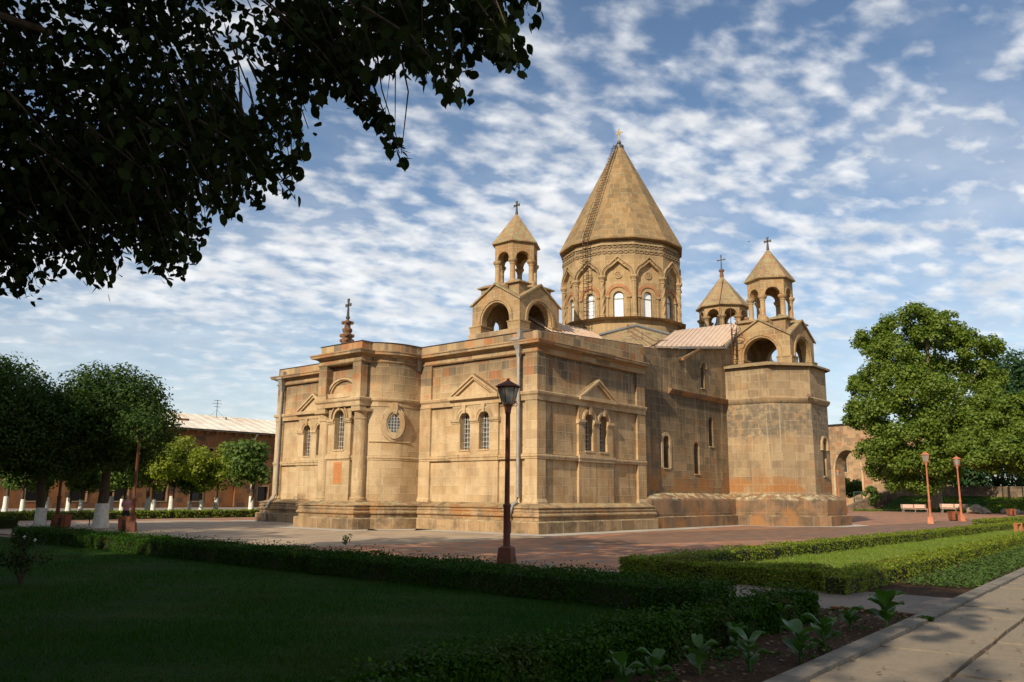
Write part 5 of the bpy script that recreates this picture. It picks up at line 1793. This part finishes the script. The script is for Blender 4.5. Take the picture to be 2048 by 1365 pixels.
# ------------------------------------------------------------------ lamp posts, bins, benches
def lamp(label, loc, rz=0, h=4.58, pm='lampred'):
    o = thing('lamp_post', label, 'lamp post', loc, rz, 'rust red lamp posts round the cathedral')
    k = h / 4.58
    mb = MB()
    mb.hexa([(-.20, -.20, 0), (.20, -.20, 0), (.20, .20, 0), (-.20, .20, 0), (-.16, -.16, .42), (.16, -.16, .42), (.16, .16, .42), (-.16, .16, .42)])
    mb.hexa([(-.16, -.16, .42), (.16, -.16, .42), (.16, .16, .42), (-.16, .16, .42), (-.08, -.08, .47), (.08, -.08, .47), (.08, .08, .47), (-.08, .08, .47)])
    mb.build('base', M[pm], o)
    mb = MB()
    mb.lathe((0, 0), [(.088, .44), (.088, 1.40), (.104, 1.42), (.104, 1.47), (.066, 1.50), (.060, 3.74), (.075, 3.76), (.075, 3.80), (.10, 3.94), (.155, 4.02)], 8, R(22.5))
    mb.build('post', M[pm], o)
    n, r0, r1, z0, z1 = 6, .155, .275, 4.02, 4.44
    P0 = [(r0 * math.cos(2 * math.pi * q / n), r0 * math.sin(2 * math.pi * q / n), z0) for q in range(n)]
    P1 = [(r1 * math.cos(2 * math.pi * q / n), r1 * math.sin(2 * math.pi * q / n), z1) for q in range(n)]
    mb = MB()
    for q in range(n):
        mb.tube([P0[q], P1[q]], .016, 5)
        a, b_, c_, d_ = map(Vector, (P0[q], P0[(q + 1) % n], P1[(q + 1) % n], P1[q]))
        top = [d_.lerp(c_, t_) + (a - d_) * (.16 + .12 * abs(math.sin(3 * math.pi * t_))) for t_ in np.linspace(0, 1, 9)]
        rim = [d_.lerp(c_, t_) for t_ in np.linspace(0, 1, 9)]
        mb.grid([[p * 1.012 for p in rim], [Vector((p.x * 1.012, p.y * 1.012, p.z)) for p in top]])
        bot = [a.lerp(b_, t_) + (d_ - a) * (.07 + .06 * math.sin(math.pi * t_)) for t_ in np.linspace(0, 1, 7)]
        rim = [a.lerp(b_, t_) for t_ in np.linspace(0, 1, 7)]
        mb.grid([[Vector((p.x * 1.015, p.y * 1.015, p.z)) for p in rim], [Vector((p.x * 1.015, p.y * 1.015, p.z)) for p in bot]])
    for s_ in (0, math.pi / 2, math.pi, 3 * math.pi / 2):
        er_ = Vector((math.cos(s_), math.sin(s_), 0))
        mb.tube([er_ * .11 + Vector((0, 0, 3.93))] + [er_ * (.21 + .045 * math.cos(x)) + Vector((0, 0, 3.98 + .045 * math.sin(x))) for x in np.linspace(math.pi * 1.1, math.pi * 2.9, 10)], .011, 5)
    mb.build('lantern_frame', M[pm], o)
    for q in range(n):
        mb = MB()
        mb.f([Vector(p) * .985 + Vector((0, 0, .03)) for p in (P0[q], P0[(q + 1) % n], P1[(q + 1) % n], P1[q])])
        mb.build('lamp_pane', M['frost'], o, 0)
    mb = MB()
    mb.lathe((0, 0), [(.27, 4.42), (.335, 4.43), (.335, 4.455), (.05, 4.60), (.03, 4.64), (.012, 4.66)], 6)
    mb.build('lantern_roof', M[pm], o, 20)
    o.scale = (1, 1, k)
    return o


def G3(u, v):
    p = ground(u, v)
    return Vector((p.x, p.y, 0))


L0 = lamp('tall rust red lamp post standing in front of the cathedral, dark in the shade', G3(1013, 1131), R(20), 4.58, 'lamp_shaded')
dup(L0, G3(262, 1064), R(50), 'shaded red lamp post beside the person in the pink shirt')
dup(L0, G3(112, 1057), R(10), 'dark lamp post between the two whitewashed tree trunks at the left')
L1 = lamp('sunlit orange lamp post in front of the plane tree, left of the pair', G3(1862, 1048), R(10), 4.95)
dup(L1, G3(1924, 1043), R(40), 'sunlit orange lamp post with a bin at its foot, right of the pair', (1, 1, 1.1))
dup(L1, G3(1680, 1026.5), R(0), 'far lamp post beside the cathedral apse, in front of the gate')
p = along(1732, 1008, 150)
dup(L1, (p.x, p.y, .2), 0, 'very distant lamp post seen inside the arch of the gate', (1, 1, 1.5))


def bin_(label, loc, rz=0, tilt=0.):
    o = thing('litter_bin', label, 'litter bin', loc, rz, 'rusty steel litter bins')
    mb = MB()
    mb.hexa([(-.26, -.24, .06), (.26, -.24, .06), (.26, .24, .06), (-.26, .24, .06), (-.29, -.27, .62), (.29, -.27, .62), (.29, .27, .62), (-.29, .27, .62)])
    mb.box(-.305, .305, -.285, .285, .60, .64)
    mb.build('body', M['binrust'], o)
    mb = MB()
    mb.box(-.22, .22, -.20, .20, .0, .065)
    mb.box(-.32, -.27, -.05, .05, 0, .5)
    mb.box(.27, .32, -.05, .05, 0, .5)
    mb.build('stand', M['iron'], o)
    return o


B0 = bin_('dark litter bin beside the lamp post near the person', G3(252, 1063), R(40))
for (u, v), lab in (((124, 1057), 'dark litter bin between the whitewashed trunks, at the lamp post foot'), ((1909, 1042), 'rusty litter bin at the foot of the right lamp post of the lit pair'),
                    ((1691, 1026), 'small far litter bin by the lamp in front of the gate'), ((1975, 1026), 'rusty litter bin by the white bollard'), ((2023, 1032), 'rusty litter bin behind the hedges at the right edge')):
    dup(B0, G3(u, v), R(40), lab, (1.25, 1.25, 1.15) if u > 1800 else None)


def bench(label, loc, rz, pile=False):
    o = thing('park_bench', label, 'bench', loc, rz, 'pale benches under the plane tree')
    L = 1.35
    mb = MB()
    for i in range(4):
        mb.box(-L, L, -.25 + i * .14, -.13 + i * .14, .42, .47)
    mb.build('seat', M['benchwood'], o)
    mb = MB()
    for i in range(3):
        mb.hexa([(-L, .30, .56 + i * .13), (L, .30, .56 + i * .13), (L, .34, .56 + i * .13), (-L, .34, .56 + i * .13), (-L, .32, .67 + i * .13), (L, .32, .67 + i * .13), (L, .36, .67 + i * .13), (-L, .36, .67 + i * .13)])
    mb.build('backrest', M['benchwood'], o)
    for x in (-L + .1, 0, L - .1):
        mb = MB()
        mb.box(x - .05, x + .05, -.23, -.17, 0, .42)
        mb.box(x - .05, x + .05, .24, .30, 0, .92)
        mb.box(x - .05, x + .05, -.23, .30, .36, .418)
        mb.build('leg', M['concrete'], o)
    return o


fa = YAW - math.pi / 2
b1 = G3(1830, 1026.5)
b1 = bench('pale bench with its backrest half hidden in dappled shade, left of the two', b1, fa - .1)
b1.scale = (1.1, 1.1, 1.1)
dup(b1, G3(1911, 1026.8), fa - .2, 'pale sunlit bench behind the right lamp post', 1.2)
bo = thing('bollard', 'short pale stone bollard on the far side of the plaza', 'bollard', G3(1996, 1021.5))
mb = MB()
mb.lathe((0, 0), [(.28, 0), (.26, 1.5), (.30, 1.55), (.24, 1.75)], 10)
mb.build('stone_post', M['concrete'], bo)
st_ = thing('stool', 'brown metal hoop seat on the bright lawn at the right edge', 'stool', G3(2037, 1064))
mb = MB()
for s_ in (-.33, .33):
    mb.box(s_ - .05, s_ + .05, -.2, .2, 0, .52)
mb.build('leg', M['lampred'], st_)
mb = MB()
mb.box(-.40, .40, -.22, .22, .52, .58)
mb.build('seat', M['lampred'], st_)
st_.rotation_euler.z = R(-35)
st_.scale = (.5, .5, .8)
rp = thing('stake', 'thin dark stake in the plaza left of the big pollard tree', 'stake', G3(178, 1052))
mb = MB()
mb.tube([(0, 0, 0), (0, 0, .55)], .025, 6)
mb.lathe((0, 0), [(.01, .55), (.04, .58), (.01, .61)], 6)
mb.build('rod', M['iron'], rp)

# ------------------------------------------------------------------ the person by the left lamp
skin, t, b = mat('skin')
finish(t, b, (.36, .20, .13), .55)
shirt = plain('pink_shirt', (.52, .20, .26), .85, 0, .1, 12)
trouser = plain('black_trousers', (.014, .014, .018), .85)
hairm = plain('dark_hair', (.012, .009, .008), .6)


def skinmesh(name, chain, edges, m, parent, lvl=2):
    me = bpy.data.meshes.new(name)
    me.from_pydata([c[0] for c in chain], edges, [])
    o = link(name, me, parent)
    md = o.modifiers.new('skin', 'SKIN')
    md.use_smooth_shade = True
    sv = me.skin_vertices[0].data if me.skin_vertices else None
    if sv is None:
        bm = bmesh.new()
        bm.from_mesh(me)
        ly = bm.verts.layers.skin.verify()
        bm.to_mesh(me)
        bm.free()
        sv = me.skin_vertices[0].data
    for i, c in enumerate(chain):
        r = c[1]
        sv[i].radius = r if isinstance(r, tuple) else (r, r)
    sv[0].use_root = True
    o.modifiers.new('sub', 'SUBSURF').render_levels = lvl
    me.materials.append(m)
    return o


pp = G3(249, 1059)
pers = thing('person', 'person in pink shirt and black trousers with folded arms beside the left lamp post', 'person', pp, R(-35))
H_ = 1.56 / 1.7
J = lambda x, y, z: (x * H_, y * H_, z * H_)
# standing, weight on both legs, arms folded over the chest; faces -y
B = [(J(0, 0, .92), (.13, .10)), (J(0, 0, 1.08), (.115, .085)), (J(0, -.01, 1.25), (.14, .10)), (J(0, 0, 1.39), (.12, .08)), (J(0, .005, 1.46), .05), (J(0, -.01, 1.52), .055), (J(0, -.02, 1.58), (.072, .085)), (J(0, -.015, 1.65), (.068, .08)), (J(0, 0, 1.69), .04),
     (J(.09, 0, .86), .085), (J(.10, -.01, .50), .058), (J(.10, .02, .28), .052), (J(.10, .02, .09), .036), (J(.10, -.10, .035), .032),
     (J(-.09, 0, .86), .085), (J(-.10, -.01, .50), .058), (J(-.10, .02, .28), .052), (J(-.10, .02, .09), .036), (J(-.10, -.10, .035), .032),
     (J(.17, 0, 1.37), .055), (J(.22, .0, 1.12), .042), (J(.08, -.17, 1.14), .034), (J(-.06, -.19, 1.17), .028),
     (J(-.17, 0, 1.37), .055), (J(-.22, .0, 1.12), .042), (J(-.08, -.18, 1.19), .034), (J(.07, -.20, 1.22), .028)]
E_ = [(0, 1), (1, 2), (2, 3), (3, 4), (4, 5), (5, 6), (6, 7), (7, 8), (0, 9), (9, 10), (10, 11), (11, 12), (12, 13), (0, 14), (14, 15), (15, 16), (16, 17), (17, 18),
      (3, 19), (19, 20), (20, 21), (21, 22), (3, 23), (23, 24), (24, 25), (25, 26)]
for base, sg in ((22, -1), (26, 1)):             # five fingers lying along the other arm
    bx_, by_, bz_ = B[base][0]
    for q in range(4):
        i0 = len(B)
        zq = bz_ + (.026 - .017 * q)
        B.append(((bx_ + sg * .045, by_ - .008, zq), .010))
        B.append(((bx_ + sg * (.082 - .006 * abs(q - 1)), by_ + .012, zq - .004), .0085))
        E_ += [(base, i0), (i0, i0 + 1)]
    i0 = len(B)
    B.append(((bx_ + sg * .02, by_ - .012, bz_ + .045), .011))
    B.append(((bx_ + sg * .045, by_ - .01, bz_ + .062), .009))
    E_ += [(base, i0), (i0, i0 + 1)]
body = skinmesh('body', B, E_, skin, pers)
mb = MB()                                        # nose, brow, lips and ears sit on the head
hz = 1.60 * H_
mb.hexa([(-.012, -.095, hz - .02), (.012, -.095, hz - .02), (.010, -.06, hz - .02), (-.010, -.06, hz - .02), (-.006, -.085, hz + .025), (.006, -.085, hz + .025), (.005, -.06, hz + .025), (-.005, -.06, hz + .025)])
mb.box(-.02, .02, -.092, -.07, hz - .045, hz - .036)
for s_ in (-1, 1):
    mb.lathe((s_ * .070, -.005), [(.004, hz - .03), (.014, hz), (.004, hz + .03)], 8)
mb.build('face', skin, pers)
mb = MB()
for s_ in (-1, 1):
    mb.lathe((s_ * .028, -.083), [(.003, hz + .018), (.010, hz + .025), (.003, hz + .032)], 8)
mb.build('eyes', hairm, pers)
sh_ = [(J(0, 0, .88), (.155, .12)), (J(0, 0, 1.08), (.135, .105)), (J(0, -.01, 1.25), (.158, .118)), (J(0, 0, 1.38), (.135, .092)), (J(0, 0, 1.44), .062),
       (J(.17, 0, 1.37), .068), (J(.215, 0, 1.16), .056), (J(-.17, 0, 1.37), .068), (J(-.215, 0, 1.16), .056)]
skinmesh('shirt', sh_, [(0, 1), (1, 2), (2, 3), (3, 4), (3, 5), (5, 6), (3, 7), (7, 8)], shirt, pers)
tr_ = [(J(0, 0, .97), (.14, .108)), (J(0, 0, .90), (.145, .11)), (J(.09, 0, .82), .098), (J(.10, -.01, .50), .075), (J(.10, .02, .10), .062), (J(-.09, 0, .82), .098), (J(-.10, -.01, .50), .075), (J(-.10, .02, .10), .062)]
skinmesh('trousers', tr_, [(0, 1), (1, 2), (2, 3), (3, 4), (1, 5), (5, 6), (6, 7)], trouser, pers)
skinmesh('hair', [(J(0, .03, 1.55), (.070, .055)), (J(0, .025, 1.62), (.082, .075)), (J(0, .005, 1.685), (.074, .08))], [(0, 1), (1, 2)], hairm, pers)
for s_ in (-.1, .1):
    mb = MB()
    x = s_ * H_
    mb.hexa([(x - .045, -.17, 0), (x + .045, -.17, 0), (x + .04, .07, 0), (x - .04, .07, 0), (x - .035, -.14, .05), (x + .035, -.14, .05), (x + .035, .06, .09), (x - .035, .06, .09)])
    mb.build('shoe', trouser, pers)

# ------------------------------------------------------------------ long red building on the left
YB = 67.0
bl = thing('monastery_building', 'long low building of dark red tuff with pale roof behind the yard trees', 'building')
FB = Fr((-60, YB), (1, 0), (0, -1))
zt = 8.95
slot = [(78.15 + 3.6 * i, .28, 6.32, 6.84) for i in range(-12, 8)]
lowr = [(75.94 + 4.36 * i, .75, .75, 2.5) for i in range(-14, 8)]
door = (84.4, .8, .1, 2.6)
sq = lambda c, hw, z0, z1: [(c - hw, z0), (c + hw, z0), (c + hw, z1), (c - hw, z1)]
mb = MB()
mb.panel(FB, [(0, 0), (140, 0), (140, zt), (0, zt)], [sq(*s_) for s_ in slot] + [sq(*s_) for s_ in lowr if abs(s_[0] - door[0]) > 2] + [sq(*door)], -.5, 0)
mb.box(-60, 80, YB + .5, YB + 13, 0, zt)
mb.build('wall', M['redstone'], bl)
for s_ in slot + [q for q in lowr if abs(q[0] - door[0]) > 2]:
    mb = MB()
    mb.fbox(FB, s_[0] - s_[1], s_[0] + s_[1], s_[2], s_[3], -.46, -.40)
    wd_ = mb.build('window', M['slit'], bl)
    mb = MB()
    for e in (-1, 1):
        mb.fbox(FB, s_[0] + e * (s_[1] + .06) - .06, s_[0] + e * (s_[1] + .06) + .06, s_[2] - .12, s_[3] + .12, -.02, .04)
    mb.fbox(FB, s_[0] - s_[1], s_[0] + s_[1], s_[3], s_[3] + .12, -.02, .038)
    mb.fbox(FB, s_[0] - s_[1], s_[0] + s_[1], s_[2] - .12, s_[2], -.02, .045)
    mb.build('window_frame', M['gate'], wd_)
mb = MB()
mb.fbox(FB, door[0] - .78, door[0] + .78, .12, 2.58, -.4, -.3)
mb.build('door', M['plaque'], bl)
mb = MB()
mb.hexa([FB(-.16, zt - .45, 0), FB(.16, zt - .45, 0), FB(.16, zt - .45, .12), FB(-.16, zt - .45, .12), FB(-.16, zt, 0), FB(.16, zt, 0), FB(.16, zt, .5), FB(-.16, zt, .5)])
br0 = mb.build('eave_bracket', M['redstone'], bl, loc=(61, 0, 0))
for i in range(1, 55):
    o = br0.copy()
    col.objects.link(o)
    o.location.x = 61 + i * 1.25
mb = MB()
mb.f([(-61, YB - .75, zt + .05), (81, YB - .75, zt + .05), (81, YB + 8, zt + 2.55), (-61, YB + 8, zt + 2.55)])
mb.f([(-61, YB + 16, zt + .3), (81, YB + 16, zt + .3), (81, YB + 8, zt + 2.55), (-61, YB + 8, zt + 2.55)])
mb.f([(-61, YB - .75, zt + .05), (81, YB - .75, zt + .05), (81, YB - .75, zt - .12), (-61, YB - .75, zt - .12)])
mb.f([(-61, YB - .75, zt - .12), (81, YB - .75, zt - .12), (81, YB + .6, zt - .02), (-61, YB + .6, zt - .02)])
rf = mb.build('roof', M['whiteroof'], bl)
mb = MB()
for i in range(94):
    x = -60.5 + i * 1.5
    mb.prism([(x - .03, YB - .7, zt + .06), (x + .03, YB - .7, zt + .06), (x + .03, YB + 8, zt + 2.56), (x - .03, YB + 8, zt + 2.56)], (0, 0, .05))
mb.build('roof_rib', M['whiteroof'], rf)
mb = MB()
mb.tube([(-61, YB - .82, zt), (81, YB - .82, zt)], .09, 6)
mb.build('gutter', M['dkmetal'], bl)
pq_ = along(508, 900, 100)


def at_y(u, v, y):
    d = _fw + (u - 1024) / FPX * _r2 - (v - 682.5) / FPX * _u2
    return Vector(CAM + d * ((y - CAM[1]) / d[1]))


q = at_y(507, 900, YB)
mb = MB()
mb.tube([(q.x, YB - .12, 0), (q.x, YB - .12, zt - .7), (q.x, YB - .7, zt - .1)], .11, 8)
mb.build('drainpipe', M['white'], bl)
q = at_y(361, 850, YB + 4)
mb = MB()
mb.box(q.x - .75, q.x + .75, YB + 3.4, YB + 4.6, zt + .5, q.z + .75)
mb.build('chimney', M['redstone'], rf)
q = at_y(451, 850, YB + 6)
mb = MB()
mb.tube([(q.x, YB + 6, zt + 1.2), (q.x, YB + 6, q.z + 1.0)], .13, 8)
mb.build('vent_pipe', M['lead'], rf)
q = at_y(432, 845, YB + 7)
mb = MB()
mb.tube([(q.x, YB + 7, zt + 2), (q.x, YB + 7, q.z + 2.9)], .05, 5)
for dz, l_ in ((2.8, .5), (2.4, .7), (2.0, .4)):
    mb.tube([(q.x - l_, YB + 7, q.z + dz), (q.x + l_, YB + 7, q.z + dz)], .03, 4)
for sx in (-1.3, 1.3):
    mb.tube([(q.x + sx, YB + 7, zt + 2.1), (q.x, YB + 7, q.z + 1.6)], .018, 4)
mb.build('antenna', M['lead'], rf)

# ------------------------------------------------------------------ the gate and the terrace on the right
gp = along(1701, 1008, 165)
td = math.atan2(CAM[1] - gp.y, CAM[0] - gp.x) - R(36)          # the gate faces a little to the left of the camera
gn = (math.cos(td), math.sin(td))
gu = (-gn[1], gn[0])
FG = Fr((gp.x, gp.y), gu, gn)
gt = thing('stone_gate', 'tall rough stone gate with a pointed arch to the right of the cathedral', 'gate')
ah = [(-2.75, -.1), (2.75, -.1), (2.75, 6.2)] + [(2.75 * math.cos(R(x)) ** .92, 6.2 + 4.2 * (math.sin(R(x)) ** .95)) for x in range(8, 90, 8)] + [(0, 10.45)] + [(-2.75 * math.cos(R(x)) ** .92, 6.2 + 4.2 * (math.sin(R(x)) ** .95)) for x in range(88, 7, -8)] + [(-2.75, 6.2)]
mb = MB()
out_ = [(-9, -.2), (-2.75, -.2)] + ah[::-1][:0] + [(-2.75, 6.2)] + ah[3:-1][::-1] + [(2.75, 6.2), (2.75, -.2), (7.2, -.2), (7.2, 14.9), (-9, 14.9)]
mb.panel(FG, out_, [], -2.6, 0, back=True, rim=lambda a, c: True)
mb.fbox(FG, -9, -2.7, -.2, 1.6, 0, .35)
mb.fbox(FG, 2.8, 7.5, -.2, 1.6, 0, .45)
mb.build('gate_wall', M['gate'], gt)
mb = MB()
ins = [(-2.76, -.1), (-2.76, 6.2)] + ah[3:-1][::-1] + [(2.76, 6.2), (2.76, -.1)]
ous = [(u * 1.13, z if z < 6.3 else 6.2 + (z - 6.2) * 1.13) for u, z in ins]
mb.band(FG, ins, ous, -.1, .16)
mb.build('arch_moulding', M['trim'], gt)
mb = MB()
u = -9.
while u < 7.2:
    mb.fbox(FG, u, u + .8, 14.9, 15.12, -2.7, .12)
    u += 1.15
mb.fbox(FG, -9.1, 7.3, 15.12, 15.3, -2.7, .2)
mb.build('coping', M['dkmetal'], gt)
fb = thing('stone_building', 'pale stone building with a framed window seen through the gate arch', 'building')
q_ = along(1708, 1008, 205)
tb = math.atan2(CAM[1] - q_.y, CAM[0] - q_.x) - R(12)
FB2 = Fr((q_.x, q_.y), (-math.sin(tb), math.cos(tb)), (math.cos(tb), math.sin(tb)))
mb = MB()
mb.panel(FB2, [(-22, 0), (26, 0), (26, 17), (-22, 17)], [sq(-2.0, 1.0, 7.6, 11.2), sq(5.5, 1.0, 7.6, 11.2), sq(13, 1., 7.6, 11.2)], -.6, 0)
mb.build('wall', M['gate'], fb)
for c in (-2., 5.5, 13.):
    mb = MB()
    mb.fbox(FB2, c - 1, c + 1, 7.6, 11.2, -.5, -.4)
    wd_ = mb.build('window', M['slit'], fb)
    mb = MB()
    for e in (-1.15, 1.15):
        mb.fbox(FB2, c + e - .16, c + e + .16, 7.4, 11.6, -.1, .12)
    mb.fbox(FB2, c - .98, c + .98, 11.2, 11.6, -.1, .11)
    mb.fbox(FB2, c - .98, c + .98, 7.2, 7.6, -.1, .14)
    mb.fbox(FB2, c - .05, c + .05, 7.6, 11.2, -.45, -.3)
    mb.build('window_frame', M['trim'], wd_)
# retaining wall, lawn bank and fence behind the benches
c0 = along(1800, 1008, 136)
c1 = along(2140, 1006, 128)
d_ = (c1 - c0)
d_.z = 0
d_.normalize()
nrm = Vector((d_.y, -d_.x, 0))
if nrm.dot(Vector((CAM[0] - c0.x, CAM[1] - c0.y, 0))) < 0:
    nrm = -nrm
FT = Fr((c0.x, c0.y), (d_.x, d_.y), (nrm.x, nrm.y))
mb = MB()
L_ = 46
mb.grid([[FT(u, 0.02 if k == 0 else (2.05 if k == 2 else 1.25) + .12 * math.sin(u * .6 + k), dd) for u in np.linspace(0, L_, 24)] for k, dd in ((0, 6.5), (1, 2.5), (2, -1.0))])
struct(mb.build('lawn_bank', M['lawn'], None))
tw_ = thing('terrace_wall', 'rough stone retaining wall in tree shade behind the benches', 'wall')
mb = MB()
mb.fbox(FT, -2.5, L_, 0, 3.3, -1.5, -1.0)
mb.fbox(FT, -2.6, L_, 3.3, 3.45, -1.6, -.9)
mb.build('wall_body', M['rubble'], tw_)
mb = MB()
P8 = [(FT(-2.6, 0, -1.2)), (FT(-6, 0, 5.5))]
mb.prism([FT(-2.0, 0, -1.2), FT(-2.0, 3.2, -1.2), FT(-5.5, .35, 6.5), FT(-5.5, 0, 6.5)], FT.u * .5)
mb.build('ramp_wall', M['rubble'], tw_)
rows = np.linspace(0, L_, 9000)
P = np.array([FT(rng.random() * L_, 0, 0) for _ in range(1)])
n = 14000
uu, dd = rng.random(n) * L_, -1 + 7.3 * rng.random(n) ** .9
zz_ = np.where(dd > 2.5, 1.25 * (6.5 - dd) / 4, 1.25 + .8 * (2.5 - dd) / 3.5) + .03
base = np.array(FT.P)[None, :] + uu[:, None] * np.array(FT.u) + dd[:, None] * np.array(FT.n)
base[:, 2] = zz_
gme = leaves('bank_grass', base, sph(n) * .5 + np.array([0, 0, 1.]), .28, QUAD, M['grass'])
bg_ = link('bank_grass', gme)
tag(bg_, 'dappled grass on the bank behind the benches', 'grass')
bg_['kind'] = 'stuff'
for i, (u, v, dist, r) in enumerate(((1950, 1016, 117, .9), (1968, 1017, 117, .6), (2010, 1016, 118, .5), (2030, 1016, 118, .55), (2044, 1015, 118, .4))):
    p = along(u, v, dist)
    ro = thing('boulder', ['large rough boulder right of the sunlit bench', 'second rough boulder beside the large one near the bench', 'small boulder right of the bollard', 'pale boulder between the bollard and the clipped bush', 'smallest boulder beside the clipped bush'][i], 'boulder', (p.x, p.y, 0), i, 'boulders at the foot of the bank')
    mb = MB()
    bmesh.ops.create_icosphere(mb.bm, subdivisions=3, radius=1)
    for vv in mb.bm.verts:
        q = vv.co
        k = 1 + .22 * math.sin(3 * q.x + i) * math.cos(2.3 * q.y) + .12 * math.sin(7 * q.z + 5 * q.x)
        vv.co = Vector((q.x * 1.4 * k * r, q.y * k * r, max(-.1, q.z * .8 * k * r + .3 * r)))
    mb.build('stone', M['rock'], ro)
sheet('gate_path', [tuple(FG(-4, 0, -12).xy), tuple(FG(9, 0, -12).xy), tuple(FG(10, 0, 42).xy), tuple(FG(-2, 0, 44).xy)], .008, M['asphalt'])
fn = thing('railing', 'green metal railing behind the gate and beside its pier', 'railing')
FF = Fr((FG(0, 0, -8).x, FG(0, 0, -8).y), gu, gn)
for i in range(15):
    mb = MB()
    mb.fbox(FF, -5 + i * 1.7, -4.88 + i * 1.7, 0, 3.0, -.06, .06)
    mb.build('post', M['greenpaint'], fn)
mb = MB()
for z in (.35, 1.6, 2.95):
    mb.fbox(FF, -5, 18.9, z - .05, z + .05, -.03, .03)
for i in range(120):
    mb.fbox(FF, -5 + i * .2 - .015, -5 + i * .2 + .015, .4, 2.9, -.015, .015)
mb.build('rails', M['greenpaint'], fn)
n = 5000
P = np.c_[rng.random(n), rng.random(n), rng.random(n) * .25]
va, vb = np.array(G3(1700, 1023)), np.array(G3(1935, 1023.2))
P = va + (vb - va) * P[:, 0:1] + np.c_[(P[:, 1] * 5), np.zeros(n), P[:, 2]]
vo = link('verge_grass', leaves('verge_grass', P, sph(n) * .6 + np.array([0, 0, 1.]), .18, QUAD, M['grass']))
tag(vo, 'strip of grass and weeds between the plaza and the benches', 'grass')
vo['kind'] = 'stuff'


# ------------------------------------------------------------------ birds
def bird(label, loc, rz):
    o = thing('bird', label, 'bird', loc, rz, 'birds over the cathedral')
    mb = MB()
    mb.tube([(0, -.16, 0), (0, -.1, .01), (0, 0, .02), (0, .12, .01), (0, .22, 0)], [.012, .035, .05, .03, .012], 8)
    for s_ in (-1, 1):
        mb.hexa([(0, -.07, .02), (s_ * .22, -.05, .09), (s_ * .22, .06, .09), (0, .08, .02), (0, -.07, .035), (s_ * .22, -.05, .10), (s_ * .22, .06, .10), (0, .08, .035)])
        mb.hexa([(s_ * .22, -.05, .09), (s_ * .46, .06, .05), (s_ * .46, .09, .05), (s_ * .22, .06, .09), (s_ * .22, -.05, .10), (s_ * .46, .06, .058), (s_ * .46, .09, .058), (s_ * .22, .06, .10)])
    mb.build('body', M['iron'], o)
    return o


bd = bird('small dark bird in the sky left of the transept turret', along(1498, 484, 75), .6)
bd.scale = (.45,) * 3
dup(bd, along(1738, 314, 95), 1.9, 'small dark bird high above the plane tree')
